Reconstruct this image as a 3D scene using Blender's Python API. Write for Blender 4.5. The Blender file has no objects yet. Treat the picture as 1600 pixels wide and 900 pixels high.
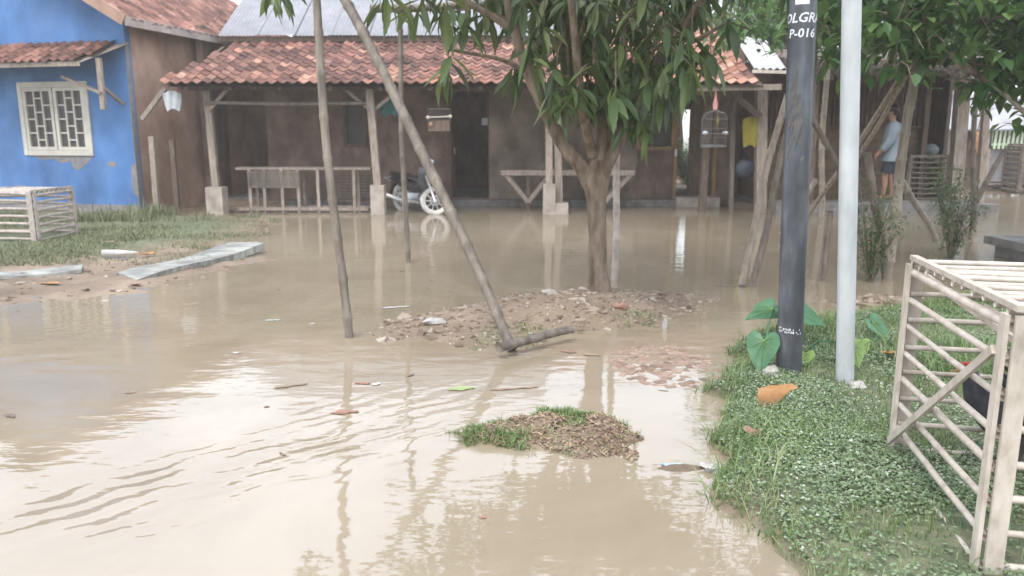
import bpy, bmesh, math, random
import numpy as np
from mathutils import Vector, Matrix, Euler

random.seed(11)
RNG = np.random.default_rng(7)
SC = bpy.context.scene
COL = SC.collection
PI = math.pi
R = math.radians

# ------------------------------------------------------------------ camera, sky, sun, exposure
cam_data = bpy.data.cameras.new('camera')
cam = bpy.data.objects.new('camera', cam_data)
COL.objects.link(cam)
cam.location = (0, 0, 1.5)
cam.rotation_euler = (R(90 - 11.08), 0, 0)
cam_data.sensor_width = 36.0
cam_data.lens = 27.0
cam_data.clip_start = 0.05
cam_data.clip_end = 2000
cam_data.dof.use_dof = True
cam_data.dof.focus_distance = 3.6
cam_data.dof.aperture_fstop = 3.2
SC.camera = cam

SUN_EL, SUN_AZ = R(58), R(205)
world = bpy.data.worlds.new('World')
SC.world = world
world.use_nodes = True
wt = world.node_tree
for n in list(wt.nodes):
    wt.nodes.remove(n)
w_out = wt.nodes.new('ShaderNodeOutputWorld')
w_bg = wt.nodes.new('ShaderNodeBackground')
w_bg.inputs['Strength'].default_value = 0.12
w_sky = wt.nodes.new('ShaderNodeTexSky')
w_sky.sky_type = 'NISHITA'
w_sky.sun_disc = False
w_sky.sun_elevation = SUN_EL
w_sky.sun_rotation = SUN_AZ
w_sky.dust_density = 3.0
w_sky.air_density = 1.2
# a closed, even cloud cover: soft noise between the blue of the sky and white cloud
w_tc = wt.nodes.new('ShaderNodeTexCoord')
w_nz = wt.nodes.new('ShaderNodeTexNoise')
w_nz.inputs['Scale'].default_value = 2.2
w_nz.inputs['Detail'].default_value = 5
w_rp = wt.nodes.new('ShaderNodeMapRange')
w_rp.inputs['From Min'].default_value = 0.3
w_rp.inputs['From Max'].default_value = 0.65
w_rp.inputs['To Min'].default_value = 0.72
w_rp.inputs['To Max'].default_value = 0.97
w_mx = wt.nodes.new('ShaderNodeMix')
w_mx.data_type = 'RGBA'
w_mx.inputs['B'].default_value = (8.7, 9.35, 10.6, 1)
wt.links.new(w_tc.outputs['Generated'], w_nz.inputs['Vector'])
wt.links.new(w_nz.outputs['Fac'], w_rp.inputs['Value'])
wt.links.new(w_rp.outputs['Result'], w_mx.inputs['Factor'])
wt.links.new(w_sky.outputs['Color'], w_mx.inputs['A'])
wt.links.new(w_mx.outputs['Result'], w_bg.inputs['Color'])
wt.links.new(w_bg.outputs['Background'], w_out.inputs['Surface'])

sun_data = bpy.data.lights.new('sun', 'SUN')
sun_data.energy = 1.2
sun_data.angle = R(25)
sun_data.color = (1.0, 0.96, 0.9)
sun = bpy.data.objects.new('sun', sun_data)
COL.objects.link(sun)
sd_ = Vector((math.sin(SUN_AZ) * math.cos(SUN_EL), math.cos(SUN_AZ) * math.cos(SUN_EL), math.sin(SUN_EL)))
sun.rotation_euler = sd_.to_track_quat('Z', 'Y').to_euler()
sun.location = (0, 0, 30)

SC.view_settings.view_transform = 'Standard'
SC.view_settings.look = 'None'
SC.view_settings.exposure = 1.2
SC.view_settings.gamma = 1.0
SC.view_settings.use_curve_mapping = False

SC.render.engine = 'CYCLES'
SC.cycles.max_bounces = 6
SC.cycles.diffuse_bounces = 3
SC.cycles.glossy_bounces = 3
SC.cycles.transparent_max_bounces = 6
SC.cycles.use_adaptive_sampling = True
SC.cycles.adaptive_threshold = 0.02
SC.cycles.use_denoising = True

# ------------------------------------------------------------------ materials
MATS = {}


def _nt(name):
    m = bpy.data.materials.new(name)
    m.use_nodes = True
    nt = m.node_tree
    for n in list(nt.nodes):
        nt.nodes.remove(n)
    out = nt.nodes.new('ShaderNodeOutputMaterial')
    return m, nt, out


def _rnd(nt):
    """per piece random number: object random + the piece's own 'tint' attribute"""
    oi = nt.nodes.new('ShaderNodeObjectInfo')
    at = nt.nodes.new('ShaderNodeAttribute')
    at.attribute_name = 'tint'
    ad = nt.nodes.new('ShaderNodeMath')
    ad.operation = 'ADD'
    nt.links.new(oi.outputs['Random'], ad.inputs[0])
    nt.links.new(at.outputs['Fac'], ad.inputs[1])
    fr = nt.nodes.new('ShaderNodeMath')
    fr.operation = 'FRACT'
    nt.links.new(ad.outputs[0], fr.inputs[0])
    return fr.outputs[0]


def mat(name, stops, scale=6.0, rough=0.8, bump=0.3, bscale=60.0, bdist=0.004, rnd=0.0, stretch=(1, 1, 1),
        spec=0.3, metal=0.0, grime=0.25, gscale=1.3, trans=0.0, by_piece=False, lo=0.32, hi=0.68):
    if name in MATS:
        return MATS[name]
    m, nt, out = _nt(name)
    L = nt.links.new
    tc = nt.nodes.new('ShaderNodeTexCoord')
    mp = nt.nodes.new('ShaderNodeMapping')
    mp.inputs['Scale'].default_value = stretch
    L(tc.outputs['Object'], mp.inputs['Vector'])
    nz = nt.nodes.new('ShaderNodeTexNoise')
    nz.inputs['Scale'].default_value = scale
    nz.inputs['Detail'].default_value = 7
    nz.inputs['Roughness'].default_value = 0.62
    L(mp.outputs['Vector'], nz.inputs['Vector'])
    rp = nt.nodes.new('ShaderNodeValToRGB')
    el = rp.color_ramp.elements
    while len(el) < len(stops):
        el.new(0.5)
    for i, c in enumerate(stops):
        t = i / max(1, len(stops) - 1)
        el[i].position = t if by_piece else lo + (hi - lo) * t
        el[i].color = (*c, 1)
    if by_piece:
        r = _rnd(nt)
        mm = nt.nodes.new('ShaderNodeMath')
        mm.operation = 'MULTIPLY_ADD'
        mm.inputs[1].default_value = 0.5
        L(nz.outputs['Fac'], mm.inputs[0])
        sb = nt.nodes.new('ShaderNodeMath')
        sb.operation = 'SUBTRACT'
        sb.operation = 'MULTIPLY_ADD'
        sb.inputs[1].default_value = 0.8
        sb.inputs[2].default_value = -0.15
        L(r, sb.inputs[0])
        L(sb.outputs[0], mm.inputs[2])
        L(mm.outputs[0], rp.inputs['Fac'])
    else:
        L(nz.outputs['Fac'], rp.inputs['Fac'])
    col = rp.outputs['Color']
    if grime:
        n2 = nt.nodes.new('ShaderNodeTexNoise')
        n2.inputs['Scale'].default_value = gscale
        n2.inputs['Detail'].default_value = 5
        if by_piece:
            gp_ = nt.nodes.new('ShaderNodeNewGeometry')
            L(gp_.outputs['Position'], n2.inputs['Vector'])
        else:
            L(tc.outputs['Object'], n2.inputs['Vector'])
        mr = nt.nodes.new('ShaderNodeMapRange')
        mr.inputs['From Min'].default_value = 0.3
        mr.inputs['From Max'].default_value = 0.7
        mr.inputs['To Min'].default_value = 1 - grime
        mr.inputs['To Max'].default_value = 1 + grime * 0.5
        L(n2.outputs['Fac'], mr.inputs['Value'])
        hs = nt.nodes.new('ShaderNodeHueSaturation')
        L(mr.outputs['Result'], hs.inputs['Value'])
        L(col, hs.inputs['Color'])
        col = hs.outputs['Color']
    if rnd:
        r = _rnd(nt)
        mr = nt.nodes.new('ShaderNodeMapRange')
        mr.inputs['To Min'].default_value = 1 - rnd
        mr.inputs['To Max'].default_value = 1 + rnd
        L(r, mr.inputs['Value'])
        hs = nt.nodes.new('ShaderNodeHueSaturation')
        L(mr.outputs['Result'], hs.inputs['Value'])
        L(col, hs.inputs['Color'])
        col = hs.outputs['Color']
    bs = nt.nodes.new('ShaderNodeBsdfPrincipled')
    bs.inputs['Roughness'].default_value = rough
    bs.inputs['Metallic'].default_value = metal
    bs.inputs['Specular IOR Level'].default_value = spec
    L(col, bs.inputs['Base Color'])
    if bump:
        n3 = nt.nodes.new('ShaderNodeTexNoise')
        n3.inputs['Scale'].default_value = bscale
        n3.inputs['Detail'].default_value = 4
        L(mp.outputs['Vector'], n3.inputs['Vector'])
        bp = nt.nodes.new('ShaderNodeBump')
        bp.inputs['Strength'].default_value = bump
        bp.inputs['Distance'].default_value = bdist
        L(n3.outputs['Fac'], bp.inputs['Height'])
        L(bp.outputs['Normal'], bs.inputs['Normal'])
    sh = bs.outputs['BSDF']
    if trans:
        tr = nt.nodes.new('ShaderNodeBsdfTranslucent')
        L(col, tr.inputs['Color'])
        ms = nt.nodes.new('ShaderNodeMixShader')
        ms.inputs['Fac'].default_value = trans
        L(sh, ms.inputs[1])
        L(tr.outputs['BSDF'], ms.inputs[2])
        sh = ms.outputs['Shader']
    L(sh, out.inputs['Surface'])
    MATS[name] = m
    return m


M = {}
M['bamboo'] = mat('dry_bamboo', [(.085, .07, .056), (.155, .13, .104), (.225, .19, .155)], 3, .6, .35, 40, .004, .14, (6, 6, 1), .35)
M['bamboo_dark'] = mat('weathered_bamboo', [(.08, .062, .048), (.14, .112, .09), (.19, .155, .125)], 3, .7, .35, 40, .004, .14, (6, 6, 1), .25)
M['bamboo_light'] = mat('sunbleached_bamboo', [(.15, .12, .092), (.25, .205, .16), (.34, .285, .23)], 3, .6, .35, 40, .004, .14, (6, 6, 1), .35)
M['cane'] = mat('pale_split_bamboo', [(.34, .285, .235), (.46, .40, .335), (.53, .47, .41)], 4, .5, .25, 40, .002, .09, (5, 5, 2), .35, grime=.14)
M['cane_grey'] = mat('grey_split_bamboo', [(.26, .22, .19), (.36, .31, .27), (.44, .385, .34)], 4, .65, .25, 40, .002, .1, (4, 4, 2), .25)
M['wood'] = mat('grey_timber', [(.17, .135, .11), (.28, .23, .19), (.36, .30, .255)], 4, .8, .4, 50, .004, .1, (9, 9, 1.2), .2)
M['wood_dark'] = mat('dark_timber', [(.07, .05, .04), (.12, .088, .068), (.165, .12, .09)], 4, .8, .4, 50, .004, .1, (7, 7, 1.2), .2)
M['wood_ochre'] = mat('ochre_timber', [(.20, .115, .05), (.28, .17, .08), (.33, .21, .105)], 4, .6, .3, 50, .003, .08, (7, 7, 1.2), .3)
M['tile'] = mat('clay_tile', [(.085, .05, .043), (.145, .074, .06), (.20, .098, .076), (.26, .13, .098), (.35, .205, .16)], 9, .8, .5, 45, .006, 0, (1, 1, 1), .2, grime=.5, gscale=2.2, by_piece=True)
M['tile_new'] = mat('orange_clay_tile', [(.22, .10, .07), (.31, .148, .10), (.37, .195, .135), (.44, .28, .21)], 9, .8, .5, 45, .006, 0, (1, 1, 1), .2, grime=.4, gscale=2.2, by_piece=True)
M['plaster'] = mat('brown_plaster', [(.115, .08, .066), (.19, .135, .108), (.26, .19, .155)], 2.4, .9, .5, 30, .006, 0, (1, 1, .6), .15, grime=.4)
M['plaster_tan'] = mat('tan_plaster', [(.26, .165, .12), (.36, .235, .175), (.44, .30, .23)], 2.0, .9, .5, 30, .006, 0, (1, 1, .6), .15)
M['blue'] = mat('blue_wall_paint', [(.06, .145, .33), (.078, .18, .39), (.105, .21, .41)], 1.6, .75, .3, 24, .004, 0, (1, 1, .5), .25, grime=.3)
M['plaster_patch'] = mat('bare_plaster', [(.15, .17, .21), (.21, .20, .20), (.27, .24, .215)], 9, .9, .4, 30, .004)
M['cream'] = mat('cream_window_paint', [(.46, .43, .37), (.56, .525, .455)], 6, .55, .15, 40, .002, .05, spec=.4, grime=.15)
M['glass_dark'] = mat('dark_pane', [(.05, .045, .045), (.085, .075, .075)], 3, .3, 0, spec=.2, grime=.1)
M['zinc'] = mat('corrugated_zinc', [(.19, .19, .20), (.245, .243, .255), (.29, .285, .295)], 2.5, .5, .15, 20, .003, .05, (1, 1, 1), .4, .25, grime=.2, gscale=.8)
M['zinc_white'] = mat('white_roof_sheet', [(.36, .35, .345), (.45, .44, .435)], 2.5, .6, .15, 20, .003, .05)
M['concrete'] = mat('concrete', [(.26, .22, .185), (.36, .31, .265), (.43, .375, .325)], 5, .9, .5, 60, .004, .08, spec=.2)
M['concrete_dark'] = mat('mossy_concrete', [(.10, .095, .085), (.17, .16, .15), (.24, .225, .21)], 5, .9, .5, 60, .004)
M['bark'] = mat('mango_bark', [(.095, .07, .05), (.185, .14, .105), (.27, .215, .165)], 7, .9, .9, 26, .012, 0, (2, 2, .5), .15)
M['leaf'] = mat('mango_leaf', [(.04, .07, .03), (.07, .115, .04), (.12, .17, .055), (.21, .24, .085)], 5, .38, .1, 20, .002, 0, spec=.5, grime=.15, trans=.28, by_piece=True)
M['vine_leaf'] = mat('vine_leaf', [(.03, .075, .022), (.055, .13, .035), (.11, .20, .06), (.19, .27, .09)], 5, .45, .1, 20, .002, 0, spec=.4, grime=.1, trans=.35, by_piece=True)
M['tree_leaf'] = mat('tree_leaf', [(.018, .05, .014), (.038, .09, .024), (.075, .14, .04)], 5, .5, 0, spec=.35, grime=.1, trans=.3, by_piece=True)
M['bush_leaf'] = mat('bush_leaf', [(.04, .085, .028), (.075, .135, .045), (.12, .19, .07)], 5, .5, 0, spec=.35, grime=.1, trans=.3, by_piece=True)
M['grass'] = mat('grass_blade', [(.075, .135, .04), (.13, .21, .065), (.20, .275, .10), (.33, .34, .19)], 5, .5, 0, spec=.35, grime=.2, gscale=2.2, trans=.3, by_piece=True)
M['grass_pale'] = mat('pale_grass_blade', [(.10, .14, .055), (.16, .19, .09), (.22, .23, .13), (.29, .27, .18)], 5, .6, 0, spec=.25, grime=.25, gscale=1.2, trans=.25, by_piece=True)
M['clover'] = mat('ground_cover_leaf', [(.115, .18, .085), (.18, .255, .13), (.27, .335, .20), (.56, .58, .49)], 5, .4, 0, spec=.5, grime=.2, gscale=1.6, trans=.2, by_piece=True)
M['dry_leaf'] = mat('dry_grass_and_root', [(.16, .10, .06), (.27, .18, .11), (.36, .27, .18), (.20, .22, .10)], 8, .8, 0, spec=.2, grime=.1, by_piece=True)
M['taro'] = mat('taro_leaf', [(.045, .15, .06), (.075, .21, .095), (.10, .26, .125)], 7, .4, .25, 18, .004, .12, spec=.5, trans=.25)
M['taro_pale'] = mat('yellowing_taro_leaf', [(.16, .27, .06), (.25, .36, .10)], 7, .4, .25, 18, .004, .05, spec=.5, trans=.3)
M['orange_leaf'] = mat('orange_dead_leaf', [(.26, .12, .045), (.38, .19, .075), (.43, .245, .115)], 9, .6, .3, 40, .003, .05, spec=.3, trans=.15)
M['pink_leaf'] = mat('pinkish_dead_leaf', [(.28, .15, .105), (.38, .225, .165)], 9, .6, .3, 40, .003, .05, spec=.3, trans=.15)
M['tan_leaf'] = mat('tan_dead_leaf', [(.22, .15, .10), (.33, .24, .175)], 9, .6, .3, 40, .003, .15, spec=.3)
M['pale_litter'] = mat('pale_litter', [(.36, .34, .315), (.48, .46, .43)], 9, .5, .2, 40, .003, .1, spec=.4)
M['green_leaf_float'] = mat('pale_green_leaf', [(.30, .37, .14), (.42, .48, .22)], 9, .5, .2, 40, .003, .1, spec=.4)
M['blue_litter'] = mat('pale_blue_plastic', [(.27, .36, .43), (.38, .45, .50)], 9, .3, .2, 40, .003, .1, spec=.5)
M['rubble'] = mat('rubble_chips', [(.115, .082, .056), (.185, .138, .10), (.26, .205, .155), (.44, .39, .33)], 12, .9, .4, 60, .004, 0, spec=.2, grime=.15, by_piece=True)
M['clod'] = mat('reddish_clods', [(.12, .08, .056), (.19, .13, .095), (.25, .18, .135), (.36, .29, .23)], 12, .9, .4, 60, .004, 0, spec=.2, grime=.15, by_piece=True)
M['brick'] = mat('wet_brick', [(.22, .15, .11), (.29, .195, .145), (.35, .25, .195)], 12, .6, .4, 60, .004, .15, spec=.3, by_piece=True)
M['stone'] = mat('pale_stone', [(.30, .28, .25), (.40, .38, .345)], 9, .85, .5, 40, .006, .08, spec=.2)
M['board'] = mat('pale_green_board', [(.17, .16, .135), (.285, .285, .26), (.38, .38, .355)], 5, .75, .5, 40, .006, .05, (1, 3, 1), .2, grime=.45, gscale=3)
M['black_pipe'] = mat('black_painted_steel', [(.034, .037, .043), (.058, .063, .073), (.11, .117, .13)], 6, .48, .4, 30, .003, 0, (2, 2, .45), .5, grime=.35, gscale=5)
M['mud_splash'] = mat('dried_mud', [(.085, .082, .078), (.135, .128, .118)], 14, .95, .6, 50, .006)
M['white_post'] = mat('white_painted_post', [(.34, .355, .355), (.43, .445, .445), (.485, .50, .497)], 4, .55, .25, 30, .002, 0, (2, 2, .5), .4, grime=.16, gscale=3)
M['letter'] = mat('white_lettering', [(.55, .56, .58), (.72, .73, .74)], 60, .6, 0, grime=.1)
M['rubber'] = mat('muddy_tyre', [(.34, .31, .28), (.52, .49, .45), (.62, .59, .55)], 9, .9, .4, 60, .003)
M['bike_black'] = mat('black_bike_plastic', [(.018, .018, .02), (.04, .04, .043)], 5, .35, 0, spec=.5, grime=.2)
M['bike_grey'] = mat('silver_bike_panel', [(.33, .36, .39), (.46, .49, .52)], 5, .35, 0, spec=.5, grime=.15)
M['chrome'] = mat('pale_fork_metal', [(.55, .55, .55), (.7, .7, .7)], 6, .3, 0, spec=.5, metal=.5, grime=.1)
M['rim'] = mat('pale_alloy_rim', [(.42, .40, .38), (.58, .56, .53)], 6, .45, 0, spec=.5, grime=.15)
M['wire'] = mat('dark_cage_wire', [(.10, .095, .095), (.16, .15, .15)], 6, .5, 0)
M['cage_pink'] = mat('pink_cage_hook', [(.42, .19, .17), (.52, .26, .23)], 6, .5, 0)
M['cloth_yellow'] = mat('yellow_cloth', [(.24, .20, .03), (.33, .28, .05)], 6, .9, .4, 60, .003, trans=.15)
M['cloth_navy'] = mat('navy_plastic_bag', [(.025, .03, .045), (.06, .07, .095)], 6, .5, .4, 20, .01)
M['cloth_teal'] = mat('teal_cloth', [(.03, .10, .10), (.05, .145, .14)], 6, .9, .4, 60, .003)
M['cloth_pale'] = mat('pale_bag', [(.40, .42, .44), (.52, .54, .56)], 6, .8, .4, 40, .003)
M['shirt'] = mat('pale_blue_shirt', [(.16, .195, .225), (.22, .26, .29)], 5, .85, .35, 30, .006, spec=.2, grime=.12)
M['shorts'] = mat('navy_shorts', [(.022, .026, .038), (.04, .045, .06)], 5, .9, .35, 30, .006, spec=.2)
M['skin'] = mat('brown_skin', [(.24, .125, .08), (.31, .17, .115)], 6, .55, .1, 60, .001, spec=.35, grime=.08)
M['hair'] = mat('black_hair', [(.008, .007, .007), (.02, .018, .016)], 30, .5, .4, 80, .003)
M['feather'] = mat('black_feather', [(.012, .012, .016), (.028, .028, .035), (.05, .05, .06)], 14, .5, .5, 60, .006, spec=.4)
M['comb'] = mat('red_comb', [(.35, .05, .04), (.45, .09, .07)], 8, .6, 0)
M['chick_leg'] = mat('dark_chicken_leg', [(.05, .045, .04), (.10, .09, .075)], 8, .6, 0)
M['tarp'] = mat('grey_white_tarpaulin', [(.26, .26, .27), (.36, .36, .37)], 2, .7, .3, 8, .01)
M['fence_green'] = mat('pale_green_picket', [(.42, .52, .36), (.55, .62, .47)], 4, .7, .1)
M['grey_wall'] = mat('grey_panel', [(.17, .17, .175), (.24, .24, .245)], 3, .8, .2)
M['ochre_wall'] = mat('ochre_board_wall', [(.075, .05, .03), (.115, .08, .048), (.15, .108, .066)], 3, .8, .3, 40, .004, 0, (1, 1, 3))
M['lattice'] = mat('reddish_bamboo_lattice', [(.055, .032, .026), (.09, .053, .042), (.12, .075, .058)], 4, .75, .2, 40, .003, .15)
M['thatch'] = mat('grey_thatch', [(.075, .06, .05), (.14, .115, .095), (.21, .18, .155)], 8, .95, .8, 30, .02, 0, (6, 1, 1), .1)


def ground_material():
    m, nt, out = _nt('wet_earth')
    L = nt.links.new
    tc = nt.nodes.new('ShaderNodeTexCoord')
    n1 = nt.nodes.new('ShaderNodeTexNoise')
    n1.inputs['Scale'].default_value = 1.1
    n1.inputs['Detail'].default_value = 9
    n1.inputs['Roughness'].default_value = .65
    L(tc.outputs['Object'], n1.inputs['Vector'])
    rp = nt.nodes.new('ShaderNodeValToRGB')
    rp.color_ramp.elements[0].position = .33
    rp.color_ramp.elements[0].color = (.12, .085, .058, 1)
    rp.color_ramp.elements[1].position = .68
    rp.color_ramp.elements[1].color = (.27, .205, .145, 1)
    L(n1.outputs['Fac'], rp.inputs['Fac'])
    # earth that carries grass is darker and greener: attribute 'green' on the terrain
    at = nt.nodes.new('ShaderNodeAttribute')
    at.attribute_name = 'green'
    n2 = nt.nodes.new('ShaderNodeTexNoise')
    n2.inputs['Scale'].default_value = 14
    n2.inputs['Detail'].default_value = 6
    L(tc.outputs['Object'], n2.inputs['Vector'])
    r2 = nt.nodes.new('ShaderNodeValToRGB')
    r2.color_ramp.elements[0].position = .35
    r2.color_ramp.elements[0].color = (.08, .10, .055, 1)
    r2.color_ramp.elements[1].position = .7
    r2.color_ramp.elements[1].color = (.17, .17, .10, 1)
    L(n2.outputs['Fac'], r2.inputs['Fac'])
    mx = nt.nodes.new('ShaderNodeMix')
    mx.data_type = 'RGBA'
    L(at.outputs['Fac'], mx.inputs['Factor'])
    L(rp.outputs['Color'], mx.inputs['A'])
    L(r2.outputs['Color'], mx.inputs['B'])
    bs = nt.nodes.new('ShaderNodeBsdfPrincipled')
    bs.inputs['Roughness'].default_value = .75
    bs.inputs['Specular IOR Level'].default_value = .3
    L(mx.outputs['Result'], bs.inputs['Base Color'])
    n3 = nt.nodes.new('ShaderNodeTexNoise')
    n3.inputs['Scale'].default_value = 35
    n3.inputs['Detail'].default_value = 8
    L(tc.outputs['Object'], n3.inputs['Vector'])
    bp = nt.nodes.new('ShaderNodeBump')
    bp.inputs['Strength'].default_value = .8
    bp.inputs['Distance'].default_value = .02
    L(n3.outputs['Fac'], bp.inputs['Height'])
    L(bp.outputs['Normal'], bs.inputs['Normal'])
    L(bs.outputs['BSDF'], out.inputs['Surface'])
    return m


def water_material():
    m, nt, out = _nt('muddy_flood_water')
    L = nt.links.new

    def math_(op, a, b=None, c=None):
        n = nt.nodes.new('ShaderNodeMath')
        n.operation = op
        for i, v in enumerate((a, b, c)):
            if v is None:
                continue
            if isinstance(v, (int, float)):
                n.inputs[i].default_value = v
            else:
                L(v, n.inputs[i])
        return n.outputs[0]
    tc = nt.nodes.new('ShaderNodeTexCoord')
    P = tc.outputs['Object']
    # silt drifting in the water
    n1 = nt.nodes.new('ShaderNodeTexNoise')
    n1.inputs['Scale'].default_value = .55
    n1.inputs['Detail'].default_value = 5
    n1.inputs['Distortion'].default_value = 1.4
    n1.inputs['Roughness'].default_value = .65
    L(P, n1.inputs['Vector'])
    rp = nt.nodes.new('ShaderNodeValToRGB')
    rp.color_ramp.elements[0].position = .3
    rp.color_ramp.elements[0].color = (.335, .27, .185, 1)
    rp.color_ramp.elements[1].position = .7
    rp.color_ramp.elements[1].color = (.445, .37, .265, 1)
    L(n1.outputs['Fac'], rp.inputs['Fac'])
    # ripples: long low swell, fine chop, a walker's wake in the near left, livelier water on the far right
    mp = nt.nodes.new('ShaderNodeMapping')
    mp.inputs['Scale'].default_value = (1.0, 2.4, 1)
    L(P, mp.inputs['Vector'])
    sw = nt.nodes.new('ShaderNodeTexNoise')
    sw.inputs['Scale'].default_value = 2.2
    sw.inputs['Detail'].default_value = 3
    L(mp.outputs['Vector'], sw.inputs['Vector'])
    fine = nt.nodes.new('ShaderNodeTexNoise')
    fine.inputs['Scale'].default_value = 11
    fine.inputs['Detail'].default_value = 2
    L(mp.outputs['Vector'], fine.inputs['Vector'])
    sep = nt.nodes.new('ShaderNodeSeparateXYZ')
    L(P, sep.inputs[0])
    X, Y = sep.outputs[0], sep.outputs[1]
    # wake: line from (-2.0,2.45) to (-0.6,4.0); u along, v across
    ux, uy = 0.67, 0.742
    dx = math_('ADD', X, 1.35)
    dy = math_('ADD', Y, -3.2)
    v = math_('ADD', math_('MULTIPLY', dx, -uy), math_('MULTIPLY', dy, ux))
    u = math_('ADD', math_('MULTIPLY', dx, ux), math_('MULTIPLY', dy, uy))
    g = math_('EXPONENT', math_('MULTIPLY', math_('ADD', math_('POWER', math_('MULTIPLY', v, 2.9), 2), math_('POWER', math_('MULTIPLY', u, .85), 2)), -1))
    brk = nt.nodes.new('ShaderNodeTexNoise')
    brk.inputs['Scale'].default_value = 3.2
    brk.inputs['Detail'].default_value = 3
    L(P, brk.inputs['Vector'])
    wob = math_('ADD', math_('MULTIPLY', sw.outputs['Fac'], 9.0), math_('MULTIPLY', brk.outputs['Fac'], 6.0))
    g = math_('MULTIPLY', g, math_('MULTIPLY', math_('MAXIMUM', math_('ADD', brk.outputs['Fac'], -.30), 0.0), 4.6))
    # crests lie slightly oblique to the wake's axis
    ph = math_('ADD', math_('ADD', math_('MULTIPLY', v, 50), math_('MULTIPLY', u, 6)), wob)
    wk = math_('MULTIPLY', math_('SINE', ph), math_('MULTIPLY', g, .26))
    rr = math_('ADD', math_('POWER', math_('MULTIPLY', math_('ADD', X, -7.6), .45), 2), math_('POWER', math_('MULTIPLY', math_('ADD', Y, -12.0), .28), 2))
    g2 = math_('EXPONENT', math_('MULTIPLY', rr, -1))
    ch = math_('MULTIPLY', fine.outputs['Fac'], math_('ADD', math_('MULTIPLY', g2, .55), .045))
    hgt = math_('ADD', math_('ADD', math_('MULTIPLY', sw.outputs['Fac'], .45), ch), wk)
    bp = nt.nodes.new('ShaderNodeBump')
    bp.inputs['Strength'].default_value = 1.0
    bp.inputs['Distance'].default_value = .0085
    L(hgt, bp.inputs['Height'])
    df = nt.nodes.new('ShaderNodeBsdfDiffuse')
    L(rp.outputs['Color'], df.inputs['Color'])
    tp = nt.nodes.new('ShaderNodeBsdfTransparent')
    tp.inputs['Color'].default_value = (.85, .72, .55, 1)
    m1 = nt.nodes.new('ShaderNodeMixShader')
    m1.inputs['Fac'].default_value = .30
    L(df.outputs['BSDF'], m1.inputs[1])
    L(tp.outputs['BSDF'], m1.inputs[2])
    gl = nt.nodes.new('ShaderNodeBsdfGlossy')
    gl.inputs['Roughness'].default_value = .035
    L(bp.outputs['Normal'], gl.inputs['Normal'])
    fr = nt.nodes.new('ShaderNodeFresnel')
    fr.inputs['IOR'].default_value = 2.0
    L(bp.outputs['Normal'], fr.inputs['Normal'])
    m2 = nt.nodes.new('ShaderNodeMixShader')
    L(fr.outputs['Fac'], m2.inputs['Fac'])
    L(m1.outputs['Shader'], m2.inputs[1])
    L(gl.outputs['BSDF'], m2.inputs[2])
    L(m2.outputs['Shader'], out.inputs['Surface'])
    return m


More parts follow.
